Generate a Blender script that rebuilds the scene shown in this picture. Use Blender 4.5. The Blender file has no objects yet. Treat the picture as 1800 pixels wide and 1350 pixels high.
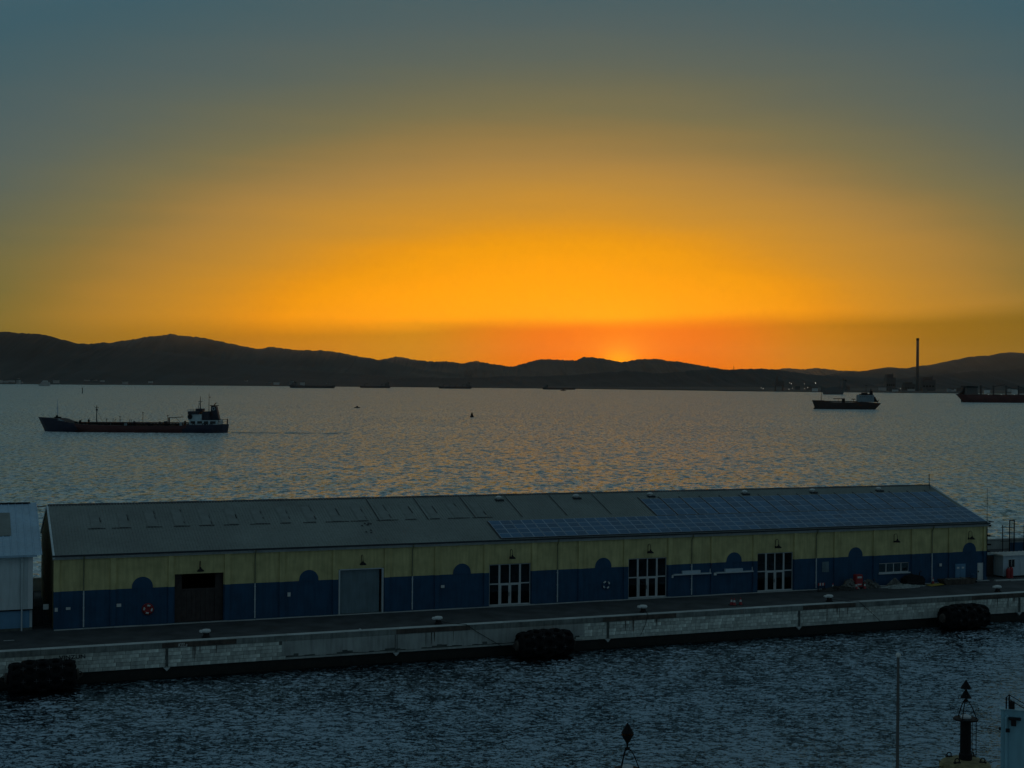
import bpy, math, random
import numpy as np
from mathutils import Vector, Matrix
random.seed(7); RNG = np.random.default_rng(7)
SC = bpy.context.scene
COL = SC.collection
PI = math.pi

def srgb(r, g, b):
    f = lambda c: (c/255/12.92) if c/255 <= .04045 else ((c/255+.055)/1.055)**2.4
    return (f(r), f(g), f(b), 1.0)

# ------------------------------------------------------------------ camera
CAM_Z = 26.7
F = 2480.0                       # focal length in pixels of the 1800 px wide photograph
cam_data = bpy.data.cameras.new('camera')
cam_data.sensor_width = 36.0
cam_data.lens = 36.0*F/1800.0
cam_data.clip_start = 0.5
cam_data.clip_end = 60000
cam = bpy.data.objects.new('camera', cam_data)
COL.objects.link(cam)
ROLL = math.atan(0.0081)
PITCH = -math.atan(2.3/F)
cam.matrix_world = (Matrix.Translation((0, 0, CAM_Z)) @ Matrix.Rotation(PI/2+PITCH, 4, 'X')
                    @ Matrix.Rotation(ROLL, 4, 'Z'))
SC.camera = cam

# ------------------------------------------------------------------ sky and sun
SUN_AZ = 188/F                   # east of the view axis
SUN_EL = math.radians(0.62)      # just sunk behind the ridge
world = bpy.data.worlds.new('World'); SC.world = world
world.use_nodes = True
def build_sky():
    nt = world.node_tree; nt.nodes.clear()
    N = lambda t: nt.nodes.new(t)
    def val(x):
        return x
    def m(op, a, b=None, c=None, clamp=False):
        n = N('ShaderNodeMath'); n.operation = op; n.use_clamp = clamp
        for i, v in enumerate((a, b, c)):
            if v is None: continue
            if isinstance(v, (int, float)): n.inputs[i].default_value = v
            else: nt.links.new(v, n.inputs[i])
        return n.outputs[0]
    tc = N('ShaderNodeTexCoord')
    sep = N('ShaderNodeSeparateXYZ'); nt.links.new(tc.outputs['Generated'], sep.inputs[0])
    x, y, z = sep.outputs
    sa, ca = math.sin(SUN_AZ), math.cos(SUN_AZ)
    c = m('ADD', m('MULTIPLY', x, sa), m('MULTIPLY', y, ca))
    s = m('SUBTRACT', m('MULTIPLY', x, ca), m('MULTIPLY', y, sa))
    az = m('ARCTAN2', s, c)
    el = m('ARCSINE', z)
    # soft irregular haze: very low contrast streaks
    mp = N('ShaderNodeMapping'); nt.links.new(tc.outputs['Generated'], mp.inputs[0])
    mp.inputs['Scale'].default_value = (3, 3, 26)
    nz = N('ShaderNodeTexNoise'); nt.links.new(mp.outputs[0], nz.inputs['Vector'])
    nz.inputs['Scale'].default_value = 1.6; nz.inputs['Detail'].default_value = 3
    wob = m('MULTIPLY', m('SUBTRACT', nz.outputs['Fac'], .5), .022)
    azs = m('MULTIPLY', m('ADD', az, .05), 1/2.05)
    r = m('SQRT', m('ADD', m('MULTIPLY', azs, azs), m('MULTIPLY', el, el)))
    r = m('MAXIMUM', m('ADD', m('MULTIPLY', r, 1.10), wob), 0.0)
    pos = m('SQRT', m('DIVIDE', r, 1.6), clamp=True)
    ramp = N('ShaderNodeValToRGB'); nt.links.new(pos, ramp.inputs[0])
    stops = [(0.0, (255, 176, 3)), (.062, (255, 173, 2)), (.086, (253, 167, 0)), (.11, (238, 158, 6)), (.1185, (226, 151, 20)),
             (.135, (203, 143, 45)), (.151, (186, 137, 57)), (.175, (163, 127, 67)), (.195, (136, 116, 71)), (.211, (117, 110, 77)),
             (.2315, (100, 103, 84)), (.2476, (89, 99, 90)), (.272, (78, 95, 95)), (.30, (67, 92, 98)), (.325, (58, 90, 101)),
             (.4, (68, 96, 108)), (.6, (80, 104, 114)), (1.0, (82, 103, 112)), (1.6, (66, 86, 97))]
    cr = ramp.color_ramp
    while len(cr.elements) < len(stops): cr.elements.new(0.5)
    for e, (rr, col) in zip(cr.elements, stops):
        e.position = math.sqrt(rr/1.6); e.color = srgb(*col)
    # horizon dust: the lowest two degrees are deeper orange towards the sun
    mr = N('ShaderNodeMapRange'); mr.interpolation_type = 'SMOOTHSTEP'
    nt.links.new(m('ADD', m('SUBTRACT', el, m('MULTIPLY', az, .024)), m('MULTIPLY', wob, .7)), mr.inputs[0])
    mr.inputs[1].default_value = .036; mr.inputs[2].default_value = .052
    mr.inputs[3].default_value = 1; mr.inputs[4].default_value = 0
    ma = N('ShaderNodeMapRange'); ma.interpolation_type = 'SMOOTHSTEP'
    nt.links.new(m('ABSOLUTE', az), ma.inputs[0])
    ma.inputs[1].default_value = .2; ma.inputs[2].default_value = .5
    ma.inputs[3].default_value = 1; ma.inputs[4].default_value = 0
    mix = N('ShaderNodeMix'); mix.data_type = 'RGBA'; mix.blend_type = 'MULTIPLY'
    nt.links.new(m('MULTIPLY', mr.outputs[0], ma.outputs[0]), mix.inputs[0])
    nt.links.new(ramp.outputs[0], mix.inputs[6])
    md = N('ShaderNodeMapRange'); md.interpolation_type = 'SMOOTHSTEP'
    nt.links.new(m('ABSOLUTE', az), md.inputs[0]); md.inputs[1].default_value = .03; md.inputs[2].default_value = .16
    tint = N('ShaderNodeMix'); tint.data_type = 'RGBA'; nt.links.new(md.outputs[0], tint.inputs[0])
    tint.inputs[6].default_value = (.86, .44, .05, 1); tint.inputs[7].default_value = (.56, .60, .25, 1)
    nt.links.new(tint.outputs[2], mix.inputs[7])
    # low sky away from the sun keeps a warmer tint
    ml = N('ShaderNodeMapRange'); ml.interpolation_type = 'SMOOTHSTEP'
    nt.links.new(el, ml.inputs[0])
    ml.inputs[1].default_value = .0; ml.inputs[2].default_value = .15
    ml.inputs[3].default_value = 1; ml.inputs[4].default_value = 0
    mb = N('ShaderNodeMapRange'); mb.interpolation_type = 'SMOOTHSTEP'
    nt.links.new(m('ABSOLUTE', az), mb.inputs[0])
    mb.inputs[1].default_value = .25; mb.inputs[2].default_value = 1.6
    mb.inputs[3].default_value = 1; mb.inputs[4].default_value = 0
    mix2 = N('ShaderNodeMix'); mix2.data_type = 'RGBA'; mix2.blend_type = 'MULTIPLY'
    nt.links.new(m('MULTIPLY', ml.outputs[0], mb.outputs[0]), mix2.inputs[0])
    nt.links.new(mix.outputs[2], mix2.inputs[6]); mix2.inputs[7].default_value = (1.1, .92, .25, 1)
    # aureole round the hidden sun
    de = m('SUBTRACT', el, SUN_EL)
    d2 = m('ADD', m('MULTIPLY', az, az), m('MULTIPLY', de, de))
    g = m('EXPONENT', m('MULTIPLY', d2, -1/(.012**2)))
    g2 = m('EXPONENT', m('MULTIPLY', d2, -1/(.034**2)))
    def addc(colsock, fac, col):
        a = N('ShaderNodeMix'); a.data_type = 'RGBA'; a.blend_type = 'ADD'
        nt.links.new(fac, a.inputs[0]); nt.links.new(colsock, a.inputs[6]); a.inputs[7].default_value = col
        return a.outputs[2]
    o = addc(mix2.outputs[2], g, (.30, .22, .0, 1))
    o = addc(o, g2, (.16, .07, .0, 1))
    # physical sky underneath: the same sun, faint
    sky = N('ShaderNodeTexSky'); sky.sky_type = 'NISHITA'; sky.sun_disc = False
    sky.sun_elevation = SUN_EL; sky.sun_rotation = SUN_AZ
    sky.air_density = 1.5; sky.dust_density = 4
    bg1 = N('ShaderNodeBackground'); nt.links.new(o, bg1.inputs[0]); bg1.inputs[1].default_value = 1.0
    bg2 = N('ShaderNodeBackground'); nt.links.new(sky.outputs[0], bg2.inputs[0]); bg2.inputs[1].default_value = 0.004
    ad = N('ShaderNodeAddShader'); nt.links.new(bg1.outputs[0], ad.inputs[0]); nt.links.new(bg2.outputs[0], ad.inputs[1])
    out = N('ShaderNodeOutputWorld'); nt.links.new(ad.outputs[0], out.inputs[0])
build_sky()

sun_data = bpy.data.lights.new('sun', 'SUN')
sun_data.energy = 0.5; sun_data.angle = math.radians(0.5); sun_data.color = (1, .62, .3)
sun = bpy.data.objects.new('sun', sun_data); COL.objects.link(sun)
sd = Vector((math.sin(SUN_AZ)*math.cos(SUN_EL), math.cos(SUN_AZ)*math.cos(SUN_EL), math.sin(SUN_EL)))
sun.rotation_euler = sd.to_track_quat('Z', 'Y').to_euler()
sun.location = (300, 4000, 300)

vs = SC.view_settings
vs.view_transform = 'Standard'; vs.look = 'None'; vs.exposure = 0.0; vs.gamma = 1.0
vs.use_curve_mapping = False
SC.cycles.use_denoising = True
SC.cycles.max_bounces = 6
SC.cycles.diffuse_bounces = 3
SC.cycles.glossy_bounces = 3
SC.cycles.volume_bounces = 0
SC.cycles.sample_clamp_indirect = 4

# ------------------------------------------------------------------ pixel helper: photograph -> point on a level plane or at a depth
def ph(x): return 672.7+0.0081*(x-900)          # level of the eye in the photograph
def dist_of(y, x, z): return F*(CAM_Z-z)/(y-ph(x))
def height_of(y, x, d): return CAM_Z-(y-ph(x))*d/F
def wx(x, d): return (x-900)/F*d

# ------------------------------------------------------------------ mesh helpers
class MB:
    def __init__(self): self.v = []; self.f = []; self.mi = []; self.cur = 0
    def add(self, vs, fs):
        o = len(self.v); self.v += [tuple(p) for p in vs]
        for f in fs: self.f.append(tuple(i+o for i in f)); self.mi.append(self.cur)
        return self
    def box(self, x0, x1, y0, y1, z0, z1):
        v = [(x0,y0,z0),(x1,y0,z0),(x1,y1,z0),(x0,y1,z0),(x0,y0,z1),(x1,y0,z1),(x1,y1,z1),(x0,y1,z1)]
        return self.add(v, [(0,3,2,1),(4,5,6,7),(0,1,5,4),(1,2,6,5),(2,3,7,6),(3,0,4,7)])
    def prism(self, pts, axis, a0, a1):
        # pts: counter-clockwise 2-D outline; axis 'x','y' or 'z' is the extrusion direction
        n = len(pts)
        def P(p, a):
            return {'x': (a, p[0], p[1]), 'y': (p[0], a, p[1]), 'z': (p[0], p[1], a)}[axis]
        v = [P(p, a0) for p in pts]+[P(p, a1) for p in pts]
        fs = [tuple(reversed(range(n))), tuple(range(n, 2*n))]
        fs += [(i, (i+1) % n, (i+1) % n+n, i+n) for i in range(n)]
        return self.add(v, fs)
    def tube(self, pts, r, n=6, caps=True):
        pts = [Vector(p) for p in pts]
        rs = r if isinstance(r, (list, tuple)) else [r]*len(pts)
        v = []; fs = []
        up = None
        for i, p in enumerate(pts):
            t = (pts[min(i+1, len(pts)-1)]-pts[max(i-1, 0)]).normalized()
            if up is None:
                up = Vector((0, 0, 1)) if abs(t.z) < .9 else Vector((1, 0, 0))
            a = t.cross(up).normalized(); b = t.cross(a).normalized(); up = -b if False else a.cross(t)
            for k in range(n):
                q = 2*PI*k/n
                v.append(p+a*math.cos(q)*rs[i]+b*math.sin(q)*rs[i])
        for i in range(len(pts)-1):
            for k in range(n):
                fs.append((i*n+k, i*n+(k+1) % n, (i+1)*n+(k+1) % n, (i+1)*n+k))
        if caps:
            fs.append(tuple(range(n))); fs.append(tuple(reversed(range((len(pts)-1)*n, len(pts)*n))))
        return self.add(v, fs)
    def lathe(self, prof, n=16, c=(0, 0, 0), axis='z'):
        v = []; fs = []
        for (r, h) in prof:
            for k in range(n):
                q = 2*PI*k/n; a, b = r*math.cos(q), r*math.sin(q)
                if axis == 'z': p = (c[0]+a, c[1]+b, c[2]+h)
                elif axis == 'y': p = (c[0]+a, c[1]+h, c[2]+b)
                else: p = (c[0]+h, c[1]+a, c[2]+b)
                v.append(p)
        for i in range(len(prof)-1):
            for k in range(n):
                fs.append((i*n+k, i*n+(k+1) % n, (i+1)*n+(k+1) % n, (i+1)*n+k))
        fs.append(tuple(reversed(range(n)))); fs.append(tuple(range((len(prof)-1)*n, len(prof)*n)))
        return self.add(v, fs)
    def torus(self, R, r, n=14, k=7, c=(0, 0, 0), axis='z', sq=1.0):
        v = []; fs = []
        for i in range(n):
            a = 2*PI*i/n
            for j in range(k):
                b = 2*PI*j/k
                rr = R+r*math.cos(b); h = r*math.sin(b)*sq
                p = (rr*math.cos(a), rr*math.sin(a), h)
                if axis == 'y': p = (p[0], p[2], p[1])
                if axis == 'x': p = (p[2], p[0], p[1])
                v.append((p[0]+c[0], p[1]+c[1], p[2]+c[2]))
        for i in range(n):
            for j in range(k):
                fs.append((i*k+j, ((i+1) % n)*k+j, ((i+1) % n)*k+(j+1) % k, i*k+(j+1) % k))
        return self.add(v, fs)
    def mesh(self, name, mats, smooth=False):
        me = bpy.data.meshes.new(name)
        me.from_pydata([tuple(p) for p in self.v], [], self.f)
        mats = mats if isinstance(mats, (list, tuple)) else [mats]
        for mt in mats: me.materials.append(mt)
        if len(mats) > 1: me.polygons.foreach_set('material_index', self.mi)
        if smooth: me.polygons.foreach_set('use_smooth', [True]*len(me.polygons))
        me.update()
        # consistent outward normals
        import bmesh
        bm = bmesh.new(); bm.from_mesh(me); bmesh.ops.recalc_face_normals(bm, faces=bm.faces); bm.to_mesh(me); bm.free()
        return me
    def build(self, name, mats, parent=None, loc=None, smooth=False, **tags):
        return obj(name, self.mesh(name, mats, smooth), parent, loc, **tags)

def obj(name, me, parent=None, loc=None, rz=None, **tags):
    o = bpy.data.objects.new(name, me); COL.objects.link(o)
    if parent is not None: o.parent = parent
    if loc is not None: o.location = loc
    if rz is not None: o.rotation_euler.z = rz
    for k, v in tags.items():
        if v: o['category' if k == 'cat' else k] = v
    return o
def thing(name, label, cat, loc=(0, 0, 0), rz=0, group=None):
    return obj(name, None, None, loc, rz, label=label, cat=cat, group=group)
def copy_tree(o, parent=None):
    c = o.copy(); COL.objects.link(c); c.parent = parent
    for ch in o.children: copy_tree(ch, c)
    return c

# ------------------------------------------------------------------ materials
MATS = {}
def mat(name, base, rough=.8, var=.18, scale=1.5, metal=0.0, bump=0.0, bscale=8, streak=0.0, spec=.5, rnd=0.0, coords='Object'):
    """procedural paint / stone / steel: base colour broken by noise, grime streaks, per-object variation, fine relief"""
    if name in MATS: return MATS[name]
    mt = bpy.data.materials.new(name); mt.use_nodes = True; MATS[name] = mt
    nt = mt.node_tree; N = lambda t: nt.nodes.new(t); L = nt.links.new
    bs = nt.nodes['Principled BSDF']
    bs.inputs['Roughness'].default_value = rough; bs.inputs['Metallic'].default_value = metal
    bs.inputs['Specular IOR Level'].default_value = spec
    tc = N('ShaderNodeTexCoord'); co = tc.outputs[coords] if coords != 'World' else N('ShaderNodeNewGeometry').outputs['Position']
    n1 = N('ShaderNodeTexNoise'); L(co, n1.inputs['Vector']); n1.inputs['Scale'].default_value = scale; n1.inputs['Detail'].default_value = 6
    mr = N('ShaderNodeMapRange'); L(n1.outputs['Fac'], mr.inputs[0]); mr.inputs[1].default_value = .3; mr.inputs[2].default_value = .7
    mr.inputs[3].default_value = 1-var; mr.inputs[4].default_value = 1+var*.6
    last = mr.outputs[0]
    if streak:
        mp = N('ShaderNodeMapping'); L(co, mp.inputs[0]); mp.inputs['Scale'].default_value = (2.2, 2.2, .22)
        n2 = N('ShaderNodeTexNoise'); L(mp.outputs[0], n2.inputs['Vector']); n2.inputs['Scale'].default_value = 1.6; n2.inputs['Detail'].default_value = 5
        m2 = N('ShaderNodeMapRange'); L(n2.outputs['Fac'], m2.inputs[0]); m2.inputs[1].default_value = .42; m2.inputs[2].default_value = .75
        m2.inputs[3].default_value = 1; m2.inputs[4].default_value = 1-streak
        mm = N('ShaderNodeMath'); mm.operation = 'MULTIPLY'; L(last, mm.inputs[0]); L(m2.outputs[0], mm.inputs[1]); last = mm.outputs[0]
    if rnd:
        oi = N('ShaderNodeObjectInfo')
        m3 = N('ShaderNodeMapRange'); L(oi.outputs['Random'], m3.inputs[0]); m3.inputs[3].default_value = 1-rnd; m3.inputs[4].default_value = 1+rnd*.7
        mm = N('ShaderNodeMath'); mm.operation = 'MULTIPLY'; L(last, mm.inputs[0]); L(m3.outputs[0], mm.inputs[1]); last = mm.outputs[0]
    vm = N('ShaderNodeVectorMath'); vm.operation = 'SCALE'; vm.inputs[0].default_value = base[:3]; L(last, vm.inputs['Scale'])
    L(vm.outputs[0], bs.inputs['Base Color'])
    if bump:
        n3 = N('ShaderNodeTexNoise'); L(co, n3.inputs['Vector']); n3.inputs['Scale'].default_value = bscale; n3.inputs['Detail'].default_value = 4
        b = N('ShaderNodeBump'); b.inputs['Strength'].default_value = .6; b.inputs['Distance'].default_value = bump
        L(n3.outputs['Fac'], b.inputs['Height']); L(b.outputs[0], bs.inputs['Normal'])
    return mt
C3 = lambda r, g, b: (r, g, b)

def two_tone(name, upper, lower, level):
    """wall paint: two colours meeting at a painted line, grime streaks, patchy fading"""
    mt = mat(name, upper, .9, .2, .8, streak=.27, bump=.01, bscale=14)
    nt = mt.node_tree; N = lambda t: nt.nodes.new(t); L = nt.links.new
    vm = [n for n in nt.nodes if n.type == 'VECT_MATH'][0]
    tc = [n for n in nt.nodes if n.type == 'TEX_COORD'][0]
    sp = N('ShaderNodeSeparateXYZ'); L(tc.outputs['Object'], sp.inputs[0])
    gt = N('ShaderNodeMath'); gt.operation = 'GREATER_THAN'; L(sp.outputs[2], gt.inputs[0]); gt.inputs[1].default_value = level
    mx = N('ShaderNodeMix'); mx.data_type = 'RGBA'; L(gt.outputs[0], mx.inputs[0])
    mx.inputs[6].default_value = (*lower, 1); mx.inputs[7].default_value = (*upper, 1)
    L(mx.outputs[2], vm.inputs[0])
    return mt
DADO = 3.55
M_wall = two_tone('warehouse_paint', (.60, .53, .25), (.018, .075, .15), DADO)
M_gable = mat('gable_render', (.30, .24, .12), .9, .25, .5, streak=.35)
M_blue = mat('blue_paint', (.018, .075, .15), .85, .16, .8, streak=.15)
M_cornice = mat('pale_cornice', (.42, .45, .44), .8, .15, .7, streak=.2)
M_gutter = mat('dark_gutter', (.02, .025, .03), .6)
M_roof = mat('corrugated_roof', (.19, .22, .20), .55, .22, .18, streak=.25)
M_roofdark = mat('roof_dirt', (.03, .035, .035), .8, .3, 3)
M_sky = mat('skylight_sheet', (.165, .19, .175), .6, .2, 1.2)
M_panel = mat('solar_cell', (.012, .10, .205), .35, .15, .5, rnd=.25, spec=.25)
M_pframe = mat('panel_frame', (.38, .46, .55), .5, .1)
M_white = mat('white_paint', (.62, .64, .62), .6, .12, 2, streak=.12)
M_pale = mat('pale_pvc', (.50, .56, .58), .5, .1, 2)
M_frame = mat('window_frame', (.52, .54, .54), .5, .08, 3)
M_green = mat('dull_yellow_pipe', (.20, .20, .11), .6, .1)
M_dark = mat('dark_steel', (.014, .014, .016), .75, .3, 4, spec=.25)
M_black = mat('black_rubber', (.006, .006, .007), .85, .3, 4, bump=.01, bscale=20, spec=.2)
M_brown = mat('brown_timber', (.06, .045, .042), .8, .3, 2, streak=.3)
M_door = mat('blue_grey_door', (.14, .21, .24), .6, .15, .8, streak=.25)
M_conc = mat('quay_concrete', (.36, .38, .35), .9, .28, .45, streak=.3, bump=.02, bscale=5)
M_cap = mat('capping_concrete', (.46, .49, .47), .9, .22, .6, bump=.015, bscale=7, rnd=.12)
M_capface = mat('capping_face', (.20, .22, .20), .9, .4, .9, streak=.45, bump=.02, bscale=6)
M_stone = mat('limestone_block', (.62, .65, .58), .9, .38, 1.1, streak=.3, bump=.03, bscale=5, rnd=.28)
M_mortar = mat('joint_mortar', (.10, .11, .10), .95, .4, 1.2, bump=.02, bscale=5)
M_wallfoot = mat('dark_wall_foot', (.010, .012, .009), .7, .5, 1.5, bump=.04, bscale=4)  # near-black mottled colour for the set-back wall foot at the waterline
M_rust = mat('rusted_steel', (.085, .066, .052), .85, .45, 1.2, streak=.4, bump=.01, bscale=9)
M_asph = mat('apron_asphalt', (.052, .057, .060), .95, .5, .45, bump=.01, bscale=12)
M_red = mat('red_paint', (.33, .025, .03), .5, .15, 3)
M_yel = mat('yellow_paint', (.45, .33, .05), .6, .2, 3)
M_bcab = mat('cabin_blue_white', (.46, .56, .62), .55, .1, .6, streak=.12)
M_bsheet = mat('blue_sheet_roof', (.34, .50, .62), .5, .14, .3, streak=.18)
M_bwall = mat('pale_grey_cladding', (.58, .66, .67), .7, .12, .3, streak=.2)
M_bdado = mat('light_blue_dado', (.12, .27, .42), .7, .1, .4, streak=.15)
M_trim = mat('white_trim', (.62, .66, .66), .6, .06)
M_cyan = mat('light_blue_steel', (.22, .44, .53), .45, .14, .5, streak=.25)
M_float = mat('dirty_yellow_float', (.26, .22, .10), .8, .35, 2.5, streak=.5)
M_buoy = mat('black_buoy_paint', (.008, .008, .009), .7, .2, 5, spec=.2)
M_hull = mat('dark_blue_hull', (.018, .018, .04), .6, .3, .08, streak=.2)
M_hullred = mat('red_brown_hull', (.085, .024, .024), .7, .3, .08, streak=.2)
M_hullgrey = mat('grey_hull', (.06, .055, .055), .7, .2, .05)
M_deck = mat('ship_deck', (.045, .03, .025), .85, .3, .3)
M_shipwhite = mat('ship_white', (.42, .50, .52), .6, .12, .3, streak=.15)
M_shipglass = mat('ship_glass', (.01, .012, .015), .15, 0)
M_funnel = mat('funnel_paint', (.015, .02, .035), .6, .2, .4)
M_hillmid = mat('hill_mid_tone', (.05, .048, .042), .95, .5, .0018, coords='World')  # middle step of three hill tones that paint in the distance haze
M_hillnear = mat('hill_near_dark', (.026, .027, .026), .95, .5, .0022, coords='World')  # nearest hills coloured darkest, so the painted haze grows with distance
M_hillfar = mat('hill_far_haze', (.12, .085, .065), .95, .4, .0016, coords='World')  # farthest hills lightened and warmed: haze put into the base colour
M_plain = mat('shore_land', (.05, .05, .042), .95, .5, .004, coords='World')
M_house = mat('town_render', (.50, .48, .45), .85, .15, .05, rnd=.35)
M_plant = mat('plant_steel', (.11, .105, .10), .8, .2, .05)
M_chim = mat('chimney_concrete', (.10, .085, .08), .9, .15, .02)
M_rubble = mat('rubble', (.16, .16, .145), .95, .5, 2, rnd=.4, bump=.03)
M_gravel = mat('pale_gravel', (.30, .33, .31), .95, .35, 4, bump=.05, bscale=10)
M_rope = mat('dark_rope', (.03, .03, .028), .9, .3, 9)
M_mark = mat('worn_road_paint', (.45, .47, .46), .85, .4, 3)
M_black_spray = mat('spray_paint', (.012, .016, .016), .7, .3, 5)
M_white_spray = mat('white_spray', (.5, .5, .46), .7, .3, 5)
M_curtain = mat('window_blind', (.50, .78, .85), .8, .2, 2)
M_foam = mat('foam', (.55, .58, .58), .6, .3, .6)

def glass_mat():
    mt = bpy.data.materials.new('window_glass'); mt.use_nodes = True
    nt = mt.node_tree; nt.nodes.clear(); N = lambda t: nt.nodes.new(t)
    tr = N('ShaderNodeBsdfTransparent'); tr.inputs[0].default_value = (.5, .55, .56, 1)
    gl = N('ShaderNodeBsdfGlossy'); gl.inputs['Roughness'].default_value = .04; gl.inputs[0].default_value = (.8, .85, .9, 1)
    fr = N('ShaderNodeFresnel'); fr.inputs[0].default_value = 1.5
    mx = N('ShaderNodeMixShader'); nt.links.new(fr.outputs[0], mx.inputs[0]); nt.links.new(tr.outputs[0], mx.inputs[1]); nt.links.new(gl.outputs[0], mx.inputs[2])
    out = N('ShaderNodeOutputMaterial'); nt.links.new(mx.outputs[0], out.inputs[0])
    return mt
M_glass = glass_mat()

def water_mat(name, rip, slope, rough, base_sheen, tint, ior, patchy=False):
    """sea water: glossy surface; ripples too small to mesh tilt the normal"""
    mt = bpy.data.materials.new(name); mt.use_nodes = True
    nt = mt.node_tree; nt.nodes.clear(); N = lambda t: nt.nodes.new(t); L = nt.links.new
    geo = N('ShaderNodeNewGeometry')
    acc = None
    for (sx, sy, rot, scale, amp) in rip:
        mp = N('ShaderNodeMapping'); L(geo.outputs['Position'], mp.inputs[0])
        mp.inputs['Rotation'].default_value = (0, 0, rot); mp.inputs['Scale'].default_value = (sx, sy, 1)
        n = N('ShaderNodeTexNoise'); L(mp.outputs[0], n.inputs['Vector'])
        n.inputs['Scale'].default_value = scale; n.inputs['Detail'].default_value = 2; n.inputs['Roughness'].default_value = .6
        sb = N('ShaderNodeVectorMath'); sb.operation = 'SUBTRACT'; L(n.outputs['Color'], sb.inputs[0]); sb.inputs[1].default_value = (.5, .5, .5)
        ml = N('ShaderNodeVectorMath'); ml.operation = 'MULTIPLY'; L(sb.outputs[0], ml.inputs[0]); ml.inputs[1].default_value = (amp*slope*.55, amp*slope, 0)
        if acc is None: acc = ml.outputs[0]
        else:
            ad = N('ShaderNodeVectorMath'); ad.operation = 'ADD'; L(acc, ad.inputs[0]); L(ml.outputs[0], ad.inputs[1]); acc = ad.outputs[0]
    # gusts: wind patches vary how rough the surface is
    n = N('ShaderNodeTexNoise'); L(geo.outputs['Position'], n.inputs['Vector']); n.inputs['Scale'].default_value = .007; n.inputs['Detail'].default_value = 3
    gust = N('ShaderNodeMapRange'); L(n.outputs['Fac'], gust.inputs[0]); gust.inputs[1].default_value = .3; gust.inputs[2].default_value = .7
    gust.inputs[3].default_value = .7; gust.inputs[4].default_value = 1.25
    sc = N('ShaderNodeVectorMath'); sc.operation = 'SCALE'; L(acc, sc.inputs[0]); L(gust.outputs[0], sc.inputs['Scale'])
    ad = N('ShaderNodeVectorMath'); ad.operation = 'ADD'; L(sc.outputs[0], ad.inputs[0]); L(geo.outputs['Normal'], ad.inputs[1])
    nm = N('ShaderNodeVectorMath'); nm.operation = 'NORMALIZE'; L(ad.outputs[0], nm.inputs[0])
    df = N('ShaderNodeBsdfDiffuse'); df.inputs[0].default_value = (*base_sheen, 1)      # base water colour; on the open sea a painted silver sheen
    if patchy:                   # bright glints and dark troughs painted into the diffuse colour as streaks
        mp = N('ShaderNodeMapping'); L(geo.outputs['Position'], mp.inputs[0]); mp.inputs['Scale'].default_value = (.55, .26, 1); mp.inputs['Rotation'].default_value = (0, 0, .06)
        n = N('ShaderNodeTexNoise'); L(mp.outputs[0], n.inputs['Vector']); n.inputs['Scale'].default_value = 1.15; n.inputs['Detail'].default_value = 4; n.inputs['Roughness'].default_value = .65
        mr = N('ShaderNodeMapRange'); L(n.outputs['Fac'], mr.inputs[0]); mr.inputs[1].default_value = .40; mr.inputs[2].default_value = .52; mr.inputs[3].default_value = .0; mr.inputs[4].default_value = 1.0
        vs_ = N('ShaderNodeVectorMath'); vs_.operation = 'SCALE'; vs_.inputs[0].default_value = base_sheen; L(mr.outputs[0], vs_.inputs['Scale']); L(vs_.outputs[0], df.inputs[0])
    gl = N('ShaderNodeBsdfGlossy'); gl.inputs[0].default_value = (*tint, 1); gl.inputs['Roughness'].default_value = rough
    fr = N('ShaderNodeFresnel'); fr.inputs[0].default_value = ior
    for n in (gl, fr, df): L(nm.outputs[0], n.inputs['Normal'])
    mx = N('ShaderNodeMixShader'); L(fr.outputs[0], mx.inputs[0]); L(df.outputs[0], mx.inputs[1]); L(gl.outputs[0], mx.inputs[2])
    ou = N('ShaderNodeOutputMaterial'); L(mx.outputs[0], ou.inputs['Surface'])
    return mt
M_water = water_mat('open_sea_water', ((.55, .32, .05, .7, 3.2), (.5, .62, -.12, 1.4, 2.4), (.5, 1.3, .2, 2.6, .9)), 5.2, .21, (1.0, .98, .92), (.80, .98, 1.0), 4.4, True)
M_basin = water_mat('harbour_water', ((1.0, .5, .3, .3, .4), (.6, 1.2, .3, 2.2, .9), (.7, 1.2, .3, 5.0, 1.3), (.8, 1.1, -.2, 11, .8)), 1.5, .18, (.005, .010, .014), (.30, .39, .46), 2.2)

# ------------------------------------------------------------------ sea
Q = 3.2                          # quay level above the water
FAC = Vector((-42.8, 132.2, Q)); FANG = math.radians(21.3)      # foot of the warehouse front, left corner
FD = Vector((math.cos(FANG), math.sin(FANG), 0)); FN = Vector((-math.sin(FANG), math.cos(FANG), 0))
def fp(u, v, z=0.0): return FAC+FD*u+FN*v+Vector((0, 0, z))

def pix_u(x, v):                 # where a photo column meets the vertical plane v in front of or behind the warehouse line
    s = (x-900)/F; P = FAC+FN*v
    return (s*P.y-P.x)/(FD.x-s*FD.y)

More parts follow.
